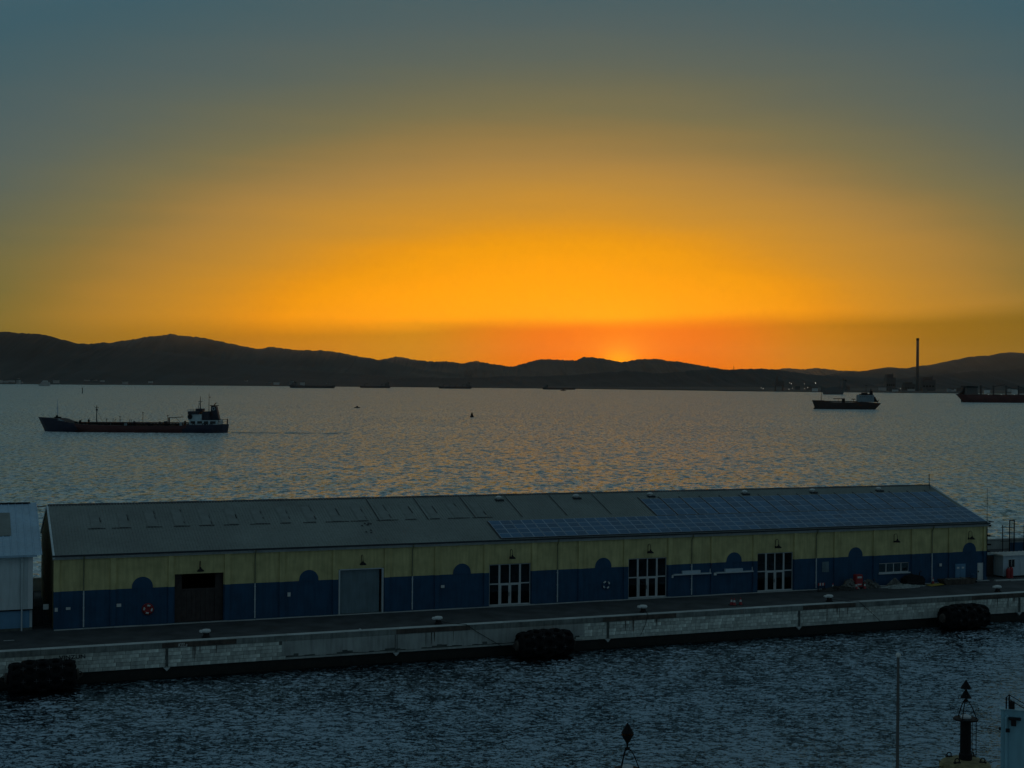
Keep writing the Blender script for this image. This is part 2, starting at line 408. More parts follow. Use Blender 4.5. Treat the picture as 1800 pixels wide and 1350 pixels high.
def waves(X, Y, spec, spacing):
    Z = np.zeros_like(X)
    for (lam, amp, ang, ph0) in spec:
        k = 2*PI/lam
        w = np.clip((lam/spacing-2.2)/2.0, 0, 1)
        p = k*(X*math.sin(ang)+Y*math.cos(ang))+ph0
        Z += amp*w*(np.sin(p)+.18*np.cos(2*p))
    return Z
def spectrum(lmin, lmax, n, slope, spread, seed, mean=0.12):
    r = np.random.default_rng(seed); out = []
    for i in range(n):
        lam = lmin*(lmax/lmin)**r.random()
        out.append([lam, lam/(2*PI)*(lam/lmax)**.12, mean+r.normal(0, spread), r.random()*2*PI])
    tot = math.sqrt(sum((a*2*PI/l)**2/2 for l, a, _, _ in out))
    for o in out: o[1] *= slope/tot
    return out
def grid_mesh(name, X, Y, Z, m, **tags):
    nr, nc = X.shape
    me = bpy.data.meshes.new(name)
    co = np.stack([X, Y, Z], -1).reshape(-1, 3).astype(np.float32)
    idx = np.arange(nr*nc).reshape(nr, nc)
    f = np.stack([idx[:-1, :-1], idx[:-1, 1:], idx[1:, 1:], idx[1:, :-1]], -1).reshape(-1, 4)
    me.vertices.add(len(co)); me.vertices.foreach_set('co', co.ravel())
    me.loops.add(f.size); me.loops.foreach_set('vertex_index', f.ravel().astype(np.int32))
    me.polygons.add(len(f)); me.polygons.foreach_set('loop_start', np.arange(0, f.size, 4, dtype=np.int32))
    me.materials.append(m); me.update(calc_edges=True)
    me.polygons.foreach_set('use_smooth', [True]*len(f)); me.update()
    return obj(name, me, **tags)
flat = MB()
flat.add([(-30000, -400, -1.2), (30000, -400, -1.2), (30000, 9000, -1.2), (-30000, 9000, -1.2)], [(0, 1, 2, 3)])
flat.build('deep_water', M_water, kind='structure')
# open bay: wind waves, finer rows near the mole
rows = 150*(60)**np.linspace(0, 1, 1150); cols = np.linspace(-.47, .47, 640)
Y = np.repeat(rows[:, None], len(cols), 1); X = Y*cols[None, :]
SP = Y*(math.log(60)/1150)
fade = np.clip((9000-Y)/300, 0, 1)
Z = waves(X, Y, spectrum(1.6, 5, 80, .17, .5, 3), SP)
Vb = (X-FAC.x)*FN.x+(Y-FAC.y)*FN.y          # the bay starts behind the mole
Z = np.where(Vb < 20, -6.0, Z)
grid_mesh('water_bay', X, Y, Z, M_water, kind='structure')
# sheltered basin between the two quays: short chop
uu = np.linspace(-30, 150, 640); vv = np.linspace(-9.75, -78, 270)
U, V2 = np.meshgrid(uu, vv)
X = FAC.x+FD.x*U+FN.x*V2; Y = FAC.y+FD.y*U+FN.y*V2
Z = waves(X, Y, spectrum(.7, 1.8, 80, .11, .6, 5, .3), np.full_like(X, .27))
grid_mesh('water_basin', X, Y, Z, M_basin, kind='structure')

# ------------------------------------------------------------------ far shore: land and hills
def interp(pts, x):
    px, py = zip(*pts)
    return np.interp(x, px, py)
def land():
    shore = [(-2500, 674), (-900, 673), (0, 675.3), (250, 676.8), (500, 678.8), (760, 681), (1050, 684.1), (1250, 687), (1430, 689.3), (1620, 691), (1800, 692.6), (2500, 700), (4200, 722)]
    mb = MB(); px = np.linspace(-2500, 4200, 260); rows = []
    jit = RNG.normal(0, .12, len(px))
    for k, (ddist, z) in enumerate(((0, -1), (6, 2.2), (70, 4), (700, 10), (2500, 16), (15000, 18))):
        row = []
        for i, x in enumerate(px):
            d = dist_of(interp(shore, x)+jit[i], x, 0)+ddist
            row.append((wx(x, d), d, z+(RNG.normal(0, 1.0) if 1 < k < 5 else 0)))
        rows.append(row)
    n = len(px)
    mb.v = [p for r in rows for p in r]
    mb.f = [(k*n+i, k*n+i+1, (k+1)*n+i+1, (k+1)*n+i) for k in range(len(rows)-1) for i in range(n-1)]
    mb.mi = [0]*len(mb.f)
    mb.build('far_shore', M_plain, kind='structure', smooth=True)
    return shore
SHORE = land()

def smooth_noise(n, octaves, seed):
    r = np.random.default_rng(seed); out = np.zeros(n)
    for k, (cells, amp) in enumerate(octaves):
        p = r.normal(0, 1, cells+2); out += amp*np.interp(np.linspace(0, cells+1, n), np.arange(cells+2), p)
    return out
def ridge(name, pts, d, depth_front, seed, rough=.9, nx=1300, ny=22, m_=None):
    """one range of hills: crest at distance d with the traced height, spurs and gullies running down to the plain"""
    x0, x1 = pts[0][0], pts[-1][0]
    px = np.linspace(x0, x1, nx)
    py = interp(pts, px)+smooth_noise(nx, ((nx//2, .3*rough), (nx//5, .42*rough), (nx//14, .5*rough), (nx//40, .45*rough)), seed)
    r = np.random.default_rng(seed+50)
    mb = MB(); V = []
    spur = smooth_noise(nx, ((nx//12, 1), (nx//30, 1.4), (nx//80, 1.7)), seed+1)
    spur2 = smooth_noise(nx, ((nx//9, 1), (nx//24, 1.2)), seed+2)
    for j in range(ny):
        t = j/(ny-1)*1.6           # 0 foot, 1 crest, 1.6 far side
        for i, x in enumerate(px):
            H = height_of(py[i], x, d)
            if t <= 1:
                s = t
                prof = s**1.25*(1-.10*math.sin(PI*s))
                dd = d-depth_front*(1-t)
                k = math.sin(PI*min(t, 1))
                h = H*prof+k*H*.055*(spur[i]*(1-t)+spur2[(i+3*j) % nx]*.6)
            else:
                dd = d+depth_front*(t-1); h = H*(1-((t-1)/.6)**1.5)
            V.append((wx(x, d)+(dd-d)*(x-900)/F*.3, dd, max(h, -3) if t > .02 else -3))
    mb.v = V
    mb.f = [(j*nx+i, j*nx+i+1, (j+1)*nx+i+1, (j+1)*nx+i) for j in range(ny-1) for i in range(nx-1)]
    mb.mi = [0]*len(mb.f)
    return mb.build(name, m_ or M_hillmid, kind='structure', smooth=True)
ridge('hill_near_left', [(-1600, 640), (-900, 600), (-400, 570), (-150, 578), (0, 583), (17, 581.5), (33, 585.5), (42, 585), (67, 586), (80, 588), (92, 591), (107, 596.5), (114, 596), (130, 601), (155, 604), (190, 606), (250, 612), (300, 618), (360, 628), (430, 640), (520, 650), (640, 658), (760, 668), (900, 674)], 9300, 2300, 11, m_=M_hillnear)
ridge('hill_rocky_peak', [(-300, 640), (-50, 625), (60, 612), (130, 603), (155, 603), (180, 601), (194, 601.5), (214, 598), (239, 595), (255, 591.5), (278, 589), (300, 585.5), (314, 588), (336, 589.5), (340, 591.2), (344, 589.4), (353, 593), (361, 592.5), (383, 598), (405, 602.5), (433, 608), (455, 611.5), (480, 608.5), (500, 612), (530, 614.5), (573, 616.5), (613, 622), (647, 628.5), (667, 632.5), (700, 640), (760, 652), (850, 662), (980, 672)], 11000, 2200, 21, m_=M_hillmid)
ridge('hill_middle', [(560, 660), (620, 645), (650, 636), (667, 632), (680, 629), (697, 626), (720, 630.5), (763, 635.5), (783, 634.5), (807, 637.5), (837, 633.5), (860, 638.5), (880, 641.5), (902, 645), (940, 652), (1000, 662), (1080, 672)], 12200, 2200, 31, m_=M_hillfar)
ridge('hill_below_sun', [(800, 668), (860, 655), (902, 643.5), (923, 637.5), (953, 630), (973, 630.5), (1010, 633), (1023, 627.5), (1043, 627.2), (1064, 630), (1079, 634), (1091, 636), (1105, 635), (1120, 631), (1152, 630.5), (1176, 634), (1189, 634), (1223, 640), (1257, 646), (1300, 654), (1360, 662), (1440, 674)], 13300, 2400, 41, .8, m_=M_hillfar)
ridge('hill_low_near', [(300, 674), (520, 668), (640, 664), (813, 664), (887, 661.5), (1000, 660), (1030, 656.5), (1060, 654.5), (1100, 651.5), (1130, 652), (1150, 656), (1180, 655), (1210, 651), (1240, 648.5), (1279, 648.7), (1311, 648), (1323, 646.7), (1340, 648), (1362, 648.7), (1380, 651), (1400, 655), (1440, 659), (1520, 663), (1600, 668), (1700, 676)], 8200, 1300, 51, m_=M_hillnear)
ridge('hill_distant', [(1280, 668), (1340, 656), (1365, 649), (1387, 646.5), (1400, 647.5), (1416, 649), (1433, 647), (1450, 647.2), (1473, 651), (1509, 652), (1560, 658), (1640, 668)], 15200, 2000, 61, .6, m_=M_hillfar)
ridge('hill_right', [(1400, 672), (1470, 655), (1509, 651.5), (1524, 649), (1555, 644.5), (1567, 644.7), (1578, 646.7), (1595, 646.5), (1613, 643.5), (1642, 639), (1667, 633), (1684, 629), (1720, 625), (1738, 624.5), (1755, 620.5), (1773, 618), (1800, 621), (1900, 615), (2100, 625), (2500, 610), (3000, 650), (3600, 690)], 9600, 2200, 71)
ridge('hill_right_front', [(1500, 690), (1560, 668), (1620, 660), (1680, 654), (1740, 650), (1800, 647), (1950, 650), (2200, 655), (2600, 670), (3200, 710)], 7600, 1300, 81, m_=M_hillnear)

# ------------------------------------------------------------------ the mole: quay wall, apron, capping
def empty_struct(name, loc, rz):
    return obj(name, None, None, loc, rz, kind='structure')
EDGE = -9.6                      # quay edge, in front of the warehouse line
U0, U1 = -34.0, 156.0
q = MB()
q.box(U0, U1, EDGE+.58, 26.5, -4.6, -.004)
apron = q.build('quay_apron', M_asph, loc=FAC, kind='structure'); apron.rotation_euler.z = FANG
qw = MB(); qw.box(U0, U1, EDGE+.06, EDGE+.575, -2.28, -.57)
quay = qw.build('quay_wall', M_mortar, loc=FAC, kind='structure'); quay.rotation_euler.z = FANG
wd = MB(); wd.box(U0, U1, EDGE+.34, EDGE+.575, -4.6, -2.285); wd.build('tidal_band', M_wallfoot, quay)
# concrete repair skin between the two runs of masonry
rp = MB()
n = 60
us = np.linspace(19.6, 50.2, n); jag = RNG.normal(0, .12, n)
for i in range(n-1):
    rp.box(us[i], us[i+1], EDGE-.02-.004*(i % 2), EDGE+.055, -1.95+.08*math.sin(i*.7)+jag[i]*.5, -.575)
rp.build('concrete_skin', M_conc, quay)
rp2 = MB(); rp2.box(19.9, 50.0, EDGE-.005, EDGE+.055, -2.27, -2.1); rp2.build('concrete_footing', M_conc, quay)
# limestone blocks: five courses, shared meshes
block_meshes = []
for k in range(8):
    ln = (1.2, 1.32, 1.45, 1.55, 1.08, 1.4, 1.25, 1.5)[k]; b = MB(); j = lambda: random.uniform(-.012, .012)
    hh, c = .325, .022
    x0, x1 = .012, ln-.012
    front = [(x0+c, -.03+j(), c), (x1-c, -.03+j(), c), (x1-c, -.03+j(), hh-c), (x0+c, -.03+j(), hh-c)]
    back = [(x0, .05, 0), (x1, .05, 0), (x1, .05, hh), (x0, .05, hh)]
    mid = [(x0, 0, 0), (x1, 0, 0), (x1, 0, hh), (x0, 0, hh)]
    b.add(front+mid+back, [(0, 1, 2, 3)]+[(i+4, (i+1) % 4+4, (i+1) % 4, i) for i in range(4)]+[(i+8, (i+1) % 4+8, (i+1) % 4+4, i+4) for i in range(4)])
    block_meshes.append((ln, b.mesh('stone_block', M_stone)))
chute_u = [pix_u(x, EDGE) for x in (297, 700, 1072, 1408, 1795)]
nb = 0; far_blocks = MB()
for (ua, ub) in ((-16.0, 19.6), (50.2, 113.0)):
    for c in range(5):
        u = ua+random.uniform(-.9, 0); z = -.58-.34*(c+1)+.008
        while u < ub-.4:
            ln, me = random.choice(block_meshes)
            if nb >= 300:
                far_blocks.box(u+.012, u+ln-.012, EDGE+.015+random.uniform(-.01, .01), EDGE+.1, z, z+.325)
            else:
                o = obj('stone_block', me, quay, (u, EDGE+.045+random.uniform(-.012, .012), z)); nb += 1
            u += ln
# the masonry beyond those is one mass
for (ua, ub) in ((-34.0, -16.2), (113.2, 156)):
    for c in range(5):
        u = ua+random.uniform(0, .9); z = -.58-.34*(c+1)+.008
        while u < ub-1.6:
            ln = random.uniform(1.1, 1.6); far_blocks.box(u+.012, u+ln-.012, EDGE+.015+random.uniform(-.01, .01), EDGE+.1, z, z+.325); u += ln
far_blocks.build('stone_courses', M_stone, quay, kind='stuff')
# rain chutes: dark vertical channel with a pale lip
for cu in chute_u:
    if cu < -20: continue
    ch = MB()
    ch.box(cu-.12, cu-.06, EDGE-.05, EDGE+.05, -2.25, -.6); ch.box(cu+.06, cu+.12, EDGE-.05, EDGE+.05, -2.25, -.6); ch.box(cu-.06, cu+.06, EDGE-.02, EDGE+.05, -2.2, -.62)
    c = ch.build('drain_chute', M_mortar, quay)
    lp = MB(); lp.prism([(cu-.3, -2.3), (cu, -2.62), (cu+.3, -2.3)], 'y', EDGE-.06, EDGE+.2); lp.build('chute_lip', M_cap, c)
# capping stones along the edge
u = U0
while u < U1:
    ln = 5.4
    cp = MB()
    e = .0
    cp.prism([(EDGE-.045, -.56), (EDGE+.575, -.56), (EDGE+.575, .012), (EDGE+.03, .012), (EDGE-.045, -.05)], 'x', u+.015, u+ln-.015)
    cp.mi = []
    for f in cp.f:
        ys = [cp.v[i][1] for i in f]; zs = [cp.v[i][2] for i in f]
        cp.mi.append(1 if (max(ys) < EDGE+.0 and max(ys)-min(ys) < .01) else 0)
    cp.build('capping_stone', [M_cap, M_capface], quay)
    u += ln
BOLL = [15.0, 37.4, 58.8, 80.2, 101.6]
BOLL = [pix_u(x, EDGE+1.15) for x in (366, 774, 1134, 1461, 1757)]
for i, bu in enumerate(BOLL):
    pl = MB(); w0 = 4.1+.5*(i % 3)
    pl.box(bu-w0, bu+w0*.62, EDGE-.075, EDGE-.047, -.53, -.10); pl.build('rubbing_plate', M_rust, quay)
    for k in range(4):
        st = MB(); su = bu+random.uniform(-2.6, 1.8); sl = random.uniform(.6, 1.5); sw = random.uniform(.03, .09)
        st.prism([(su-sw, -.57), (su+sw, -.57), (su+sw*.3, -.57-sl), (su-sw*.4, -.57-sl*.8)][::-1], 'y', EDGE-.03, EDGE-.026)
        st.build('rust_run', M_rust, quay)
# painted writing on the wall
def writing(txt, u, z, size, m, stretch=1.0, shear=0.0):
    cu = bpy.data.curves.new('graffiti', 'FONT'); cu.body = txt; cu.size = size; cu.shear = shear; cu.extrude = .002; cu.offset = .008
    o = bpy.data.objects.new('graffiti', cu); COL.objects.link(o); o.parent = quay
    o.location = (u, EDGE-.04, z); o.rotation_euler = (PI/2, 0, 0); o.scale = (stretch, 1, 1); cu.materials.append(m)
    return o
writing('VINZUN', pix_u(108, EDGE), -1.02, .5, M_black_spray, 1.18, -.05)
writing('KELa', pix_u(316, EDGE), -.52, .5, M_white_spray, .8, .25).location.y = EDGE-.085
# worn road dash on the apron
for x in (10, ):
    rm = MB(); u = pix_u(x, -4.4); rm.box(u, u+.9, -4.52, -4.3, -.002, .003)
    r = rm.build('road_marking', M_mark, loc=FAC, kind='structure'); r.rotation_euler.z = FANG
# concrete threshold strip at the foot of the front
th = MB()
for k in range(40):
    th.box(k*2.7+.02, k*2.7+2.68, -.62+.05*math.sin(k*1.7), -.30, -.002, .05+.01*(k % 3))
t = th.build('threshold_kerb', M_cap, loc=FAC, kind='structure'); t.rotation_euler.z = FANG
# seaward parapet of the mole
pp = MB(); pp.box(U0, U1, 26.0, 26.5, 0, 1.3); pp.box(U0, U1, 25.9, 26.6, 1.303, 1.45)
p = pp.build('sea_parapet', M_conc, loc=FAC); p.rotation_euler.z = FANG; p['label'] = 'low dark concrete parapet along the seaward side of the mole'; p['category'] = 'wall'

# ------------------------------------------------------------------ the long warehouse
WL, BAY, WD, EAVE, RIDGE = 108.0, 5.4, 22.0, 6.98, 10.72
wh = thing('warehouse', 'long yellow and blue warehouse with corrugated roof and solar panels on the mole', 'warehouse', FAC, FANG)
OPEN = {2: 4.72, 5: 4.55, 8: 4.4, 11: 4.4, 14: 4.4}
PW = .27                         # half pilaster
w = MB()
for b in range(20):
    x0, x1 = b*BAY, (b+1)*BAY
    if b in OPEN:
        h = OPEN[b]; oa, ob = x0+PW+.08, x1-PW-.08
        w.box(x0, oa, 0, .4, 0, EAVE-.3); w.box(ob, x1, 0, .4, 0, EAVE-.3); w.box(oa, ob, 0, .4, h, EAVE-.3)
    elif b == 17:
        oa, ob = x0+.62, x1-.55
        w.box(x0, oa, 0, .4, 0, EAVE-.3); w.box(ob, x1, 0, .4, 0, EAVE-.3); w.box(oa, ob, 0, .4, 2.62, EAVE-.3); w.box(oa, ob, 0, .4, 0, 1.45)
    else:
        w.box(x0, x1, 0, .4, 0, EAVE-.3)
w.build('front_wall', M_wall, wh)
bw = MB(); bw.box(.4, WL-.4, WD-.4, WD, 0, EAVE-.1)
bw.build('rear_wall', M_gable, wh)
for gx in (0, WL-.4):
    g = MB(); g.prism([(.41, 0), (WD, 0), (WD, EAVE-.12), (WD/2, RIDGE-.14), (.41, EAVE-.12)], 'x', gx, gx+.398)
    g.build('gable_wall', M_gable, wh)
fl = MB(); fl.box(.4, WL-.4, .4, WD-.4, -.003, .006); fl.build('floor', M_asph, wh)
for k in range(21):
    pm = MB(); xc = min(max(k*BAY, PW), WL-PW); pm.box(xc-PW, xc+PW, -.16, -.003, 0, EAVE-.32)
    pm.build('pilaster', M_wall, wh)
co = MB(); co.box(-.12, WL+.12, -.34, .4, EAVE-.298, EAVE-.06); co.box(-.12, WL+.12, -.24, -.01, EAVE-.42, EAVE-.301)
co.build('cornice', M_cornice, wh)
gt = MB(); gt.box(-.15, WL+.15, -.52, -.345, EAVE-.14, EAVE+.02); gt.build('gutter', M_gutter, wh)
for gx in (-.12, WL-.06):
    vg = MB()
    for (y0, z0, y1, z1) in ((-.45, EAVE-.05, WD/2, RIDGE-.02), (WD+.45, EAVE-.05, WD/2, RIDGE-.02)):
        vg.add([(gx, y0, z0-.22), (gx+.18, y0, z0-.22), (gx+.18, y1, z1-.22), (gx, y1, z1-.22), (gx, y0, z0+.09), (gx+.18, y0, z0+.09), (gx+.18, y1, z1+.09), (gx, y1, z1+.09)],
               [(0, 3, 2, 1), (4, 5, 6, 7), (0, 1, 5, 4), (1, 2, 6, 5), (2, 3, 7, 6), (3, 0, 4, 7)])
    vg.build('verge_board', M_bwall, wh)
# corrugated roof: real ribs, two slopes
sl = math.atan2(RIDGE-EAVE, WD/2); CS, SN = math.cos(sl), math.sin(sl)
SLEN = (WD/2+.4)/CS
def roof_pt(x, s, h=0.0):        # s metres up the front slope from the eave, h above the sheet
    return (x, -.4+s*CS-h*SN, EAVE-.4*math.tan(sl)+.06+s*SN+h*CS)
def corrugated(x0, x1, side):
    mb = MB(); P = .30; x = x0; k = 0
    prof = []
    while x < x1-1e-6:
        prof += [(x, 0), (x+.19, 0), (x+.215, .045), (x+.275, .045)]; x += P
    prof.append((x1, 0))
    for (px, h) in prof:
        for s in (0, SLEN):
            p = roof_pt(px, s, h)
            if side: p = (p[0], WD-p[1], p[2])
            mb.v.append(p)
    for i in range(len(prof)-1): mb.f.append((2*i, 2*i+2, 2*i+3, 2*i+1)); mb.mi.append(0)
    return mb
roof = corrugated(-.1, WL+.1, 0).build('roof', M_roof, wh)
corrugated(-.1, WL+.1, 1).build('roof_rear', M_roof, wh)
rc = MB()
for k in range(36):
    x0 = k*3.0; x1 = x0+2.98; dz = .01*math.sin(k*2.1)
    rc.prism([(WD/2-.34, RIDGE-.02+dz), (WD/2, RIDGE+.13+dz), (WD/2+.34, RIDGE-.02+dz), (WD/2, RIDGE+.02+dz)][::-1], 'x', x0, x1)
rc.build('ridge_cap', M_gutter, roof)
def on_roof(name, x0, x1, s0, s1, h0, h1, m, parent):
    mb = MB()
    v = [roof_pt(x, s, h) for h in (h0, h1) for (x, s) in ((x0, s0), (x1, s0), (x1, s1), (x0, s1))]
    mb.add(v, [(0, 3, 2, 1), (4, 5, 6, 7), (0, 1, 5, 4), (1, 2, 6, 5), (2, 3, 7, 6), (3, 0, 4, 7)])
    return mb.build(name, m, parent)
# skylight sheets on the upper part of the roof
for k in range(1, 17):
    xc = 1.55+2.7*k
    if xc > 46: break
    o = on_roof('skylight', xc-.45, xc+.45, SLEN*.50, SLEN*.82, .03, .062, M_sky, roof)
    for j in range(random.randint(1, 4)):
        a = SLEN*random.uniform(.5, .8); ww = random.uniform(.05, .12)
        on_roof('dirt_patch', xc+.47, xc+.47+ww, a, a+random.uniform(.3, 1.0), .046, .052, M_roofdark, roof)
    on_roof('sheet_lap', xc-.9+random.uniform(-.5, .3), xc+random.uniform(.3, 1.2), SLEN*.485, SLEN*.495, .03, .055, M_roofdark, roof)
for j in range(9):
    x = 31+random.uniform(-.6, 1.2); s = SLEN*random.uniform(.22, .45); on_roof('dirt_patch', x, x+.2, s, s+.3, .046, .052, M_roofdark, roof)
for x in np.arange(33, 62, 5.4):
    on_roof('flashing_strip', x, x+.09, SLEN*.48, SLEN*.96, .046, .06, M_roofdark, roof)
# solar arrays: shared panel mesh
def roof_u(px, s):               # photo column -> distance along the roof at slope position s
    p = roof_pt(0, s); return pix_u(px, p[1])
PWD, PHT, GAP = 1.22, 1.06, .03
pm = MB()
for (h0, h1, ins, m) in ((.09, .125, 0, 1), (.1255, .128, .034, 0)):
    pm.cur = m
    v = [(x, s*CS-h*SN, s*SN+h*CS) for h in (h0, h1) for (x, s) in ((ins, ins), (PWD-ins, ins), (PWD-ins, PHT-ins), (ins, PHT-ins))]
    pm.add(v, [(0, 3, 2, 1), (4, 5, 6, 7), (0, 1, 5, 4), (1, 2, 6, 5), (2, 3, 7, 6), (3, 0, 4, 7)])
panel_me = pm.mesh('solar_panel', [M_panel, M_pframe])
def put_panel(x, s, me=None):
    p = roof_pt(x, s); return obj('solar_panel', me or panel_me, roof, p)
xa = roof_u(883, .6)
x = xa; k = 0; npan = 0
while x+2*PWD < WL+.02:
    for c in range(2):
        for r in range(4):
            put_panel(x+c*(PWD+.012), .45+r*(PHT+.025)); npan += 1
    x += 2*PWD+.012+.07
arr_end = x
on_roof('array_rail', xa-.1, arr_end, .33, .40, .03, .1, M_gutter, roof)
on_roof('array_rail', xa-.16, xa-.06, .4, 4.75, .05, .1, M_gutter, roof)
pm = MB(); PH2 = 1.52
for (h0, h1, ins, m) in ((.09, .125, 0, 1), (.1255, .128, .034, 0)):
    pm.cur = m
    v = [(x, s*CS-h*SN, s*SN+h*CS) for h in (h0, h1) for (x, s) in ((ins, ins), (PWD-ins, ins), (PWD-ins, PH2-ins), (ins, PH2-ins))]
    pm.add(v, [(0, 3, 2, 1), (4, 5, 6, 7), (0, 1, 5, 4), (1, 2, 6, 5), (2, 3, 7, 6), (3, 0, 4, 7)])
tall_me = pm.mesh('solar_panel', [M_panel, M_pframe])
s0 = .45+4*(PHT+.025)+.18
x = roof_u(1140, 7.6); g = 0
while x+PWD < WL-.3 and npan < 293:
    for c in range(2):
        for r in range(3):
            if x+(c+1)*PWD < WL: put_panel(x+c*(PWD+.012), s0+r*(PH2+.025), tall_me); npan += 1
    on_roof('array_rail', x-.16, x-.04, s0-.1, s0+5.2, .05, .11, M_gutter, roof)
    x += 2.7; g += 1
for px in (877, 1013, 1143, 1309, 1428, 1544):
    xv = roof_u(px, SLEN*.90); p = roof_pt(xv, SLEN*.885, .02)
    v = MB(); v.lathe([(.2, 0), (.2, .17), (.33, .19), (.35, .26), (.27, .35), (.11, .41), (.02, .42)], 14, p)
    vo = v.build('roof_ventilator', M_white, roof, smooth=False)
    c = MB(); c.box(p[0]-.48, p[0]+.48, p[1]-.5, p[1]+.3, p[2]-.25, p[2]+.035); c.build('upstand', M_gutter, vo)
# blind arches over every third bay
for b in (1, 4, 7, 10, 13, 16, 19):
    xc = b*BAY+BAY/2+(.0 if b != 19 else .12); R = .98
    pts = [(xc-R, DADO-.003)]+[(xc+R*math.cos(a), DADO+.12+R*math.sin(a)*.98) for a in np.linspace(0, PI, 22)][::-1]+[(xc+R, DADO-.003)]
    a = MB(); a.prism(pts, 'y', -.04, -.002); a.build('blind_arch', M_blue, wh)
    rim = MB()
    for i in range(21):
        a0, a1 = PI*i/21, PI*(i+1)/21
        for rr, (y0, y1) in (((R, R+.05), (-.05, -.0035)),):
            q4 = [(xc+k*math.cos(t), DADO+.12+k*.98*math.sin(t)) for k, t in ((R+.003, a0), (R+.055, a0), (R+.055, a1), (R+.003, a1))]
            rim.prism(q4, 'y', -.05, -.0035)
    rim.build('arch_moulding', M_wall, wh)
# drainpipes
for b in (0, 3, 6, 9, 12, 15, 18):
    xc = b*BAY+BAY/2
    d = MB(); d.tube([(xc, -.44, EAVE-.1), (xc, -.42, EAVE-.3), (xc, -.11, EAVE-.75), (xc, -.1, DADO)], .06, 8)
    do = d.build('drainpipe', M_green, wh)
    d = MB(); d.tube([(xc, -.1, DADO-.003), (xc, -.1, .12)], .065, 8)
    for z in (3.2, 1.9, .7): d.box(xc-.09, xc+.09, -.12, -.002, z, z+.05)
    d.build('lower_pipe', M_pale, do)
# gooseneck wall lamps
def wall_lamp(xc, z):
    l = MB(); l.tube([(xc, -.02, z), (xc, -.02, z+.75), (xc, -.12, z+.95), (xc, -.4, z+1.02), (xc, -.62, z+.9), (xc, -.66, z+.45)], .028, 6)
    lo = l.build('wall_lamp', M_dark, wh)
    sh = MB(); sh.lathe([(.06, .42), (.09, .28), (.3, .12), (.36, .02), (.34, 0)], 14, (xc, -.66, z+.05)); sh.build('lamp_shade', M_dark, lo)
    ar = MB(); ar.box(xc-.08, xc+.08, -.04, -.002, z-.05, z+.2); ar.build('mounting_plate', M_dark, lo)
for b in (2, 5, 8, 11, 14, 17, 19): wall_lamp(b*BAY+BAY/2, 4.95 if b < 17 else 5.05)
# bay 2: deep dark opening with brown leaves
x0, x1 = 2*BAY+PW+.08, 3*BAY-PW-.08
for (a, b2, z0, z1, y) in ((x0+.01, x0+.75, 0, 4.7, .52), (x1-.75, x1-.01, 0, 4.7, .52)):
    m = MB(); m.box(a, b2, y, y+.08, z0, z1); d = m.build('door_leaf', M_brown, wh)
for k in range(7):
    a = x0+.76+k*(x1-x0-1.52)/7; m = MB(); m.box(a+.01, a+(x1-x0-1.52)/7-.01, .60+.01*(k % 2), .66, .03, 3.05); m.build('door_plank', M_brown, wh)
m = MB(); m.box(x0+.76, x1-.76, .56, .68, 3.06, 3.2); m.build('door_rail', M_brown, wh)
# bay 5: pale-framed pair of blue-grey leaves
x0, x1 = 5*BAY+PW+.08, 6*BAY-PW-.08
f = MB(); f.box(x0+.002, x0+.16, -.05, .3, 0, 4.5); f.box(x1-.16, x1-.002, -.05, .3, 0, 4.5); f.box(x0+.161, x1-.161, -.02, .3, 4.44, 4.54); f.build('door_frame', M_pale, wh)
for k in range(2):
    a = x0+.17+k*(x1-x0-.55)/2; m = MB(); m.box(a, a+(x1-x0-.56)/2, .2+.06*k, .26+.06*k, .02, 4.42); d = m.build('door_leaf', M_door, wh)
    r = MB()
    for z in (.35, 1.6, 2.9, 4.1): r.box(a+.08, a+(x1-x0-.72)/2, .185+.06*k, .199+.06*k, z, z+.07)
    r.build('door_rib', M_door, d)
# glazed entrances
def entrance(b):
    x0, x1 = b*BAY+PW+.1, (b+1)*BAY-PW-.1; H = 4.36; W_ = x1-x0; zm = 2.3
    f = MB()
    xs = [x0, x0+W_*.25, x0+W_*.5, x0+W_*.75, x1]
    for i, xm in enumerate(xs):
        t = .10 if i in (1, 3) else .06
        a, c = max(xm-t, x0), min(xm+t, x1)
        f.box(a, c, .10, .2, .06, H)
    for i in range(4):
        a, c = xs[i]+.11, xs[i+1]-.11
        f.box(a-.012, c+.012, .102, .198, zm-.06, zm+.06); f.box(a-.012, c+.012, .102, .198, H-.06, H-.002); f.box(a-.012, c+.012, .102, .198, .062, .16)
    fo = f.build('entrance_frame', M_frame, wh)
    for i in range(4):
        for (z0, z1) in ((.16, zm-.06), (zm+.06, H-.06)):
            g = MB(); g.box(xs[i]+.05, xs[i+1]-.05, .145, .157, z0, z1); g.build('pane', M_glass, fo)
    for i in (1, 2):
        a, c = xs[i]+.1, xs[i+1]-.06 if i == 1 else xs[i+1]-.1
        a = xs[i]+(.1 if i == 1 else .06)
        d = MB(); d.box(a, a+.10, .06, .1, .08, zm-.06); d.box(c-.10, c, .06, .1, .08, zm-.06); d.box(a+.1, c-.1, .06, .1, zm-.16, zm-.06); d.box(a+.1, c-.1, .06, .1, .08, .2)
        d.build('door_stile', M_frame, fo)
    h = MB(); h.box(xs[2]-.12, xs[2]-.08, .0, .06, 1.0, 1.4); h.build('door_handle', M_dark, fo)
    st = MB(); st.box(x0, x1, -.12, .4, .003, .06); st.build('door_sill', M_cap, fo)
for b in (8, 11, 14): entrance(b)
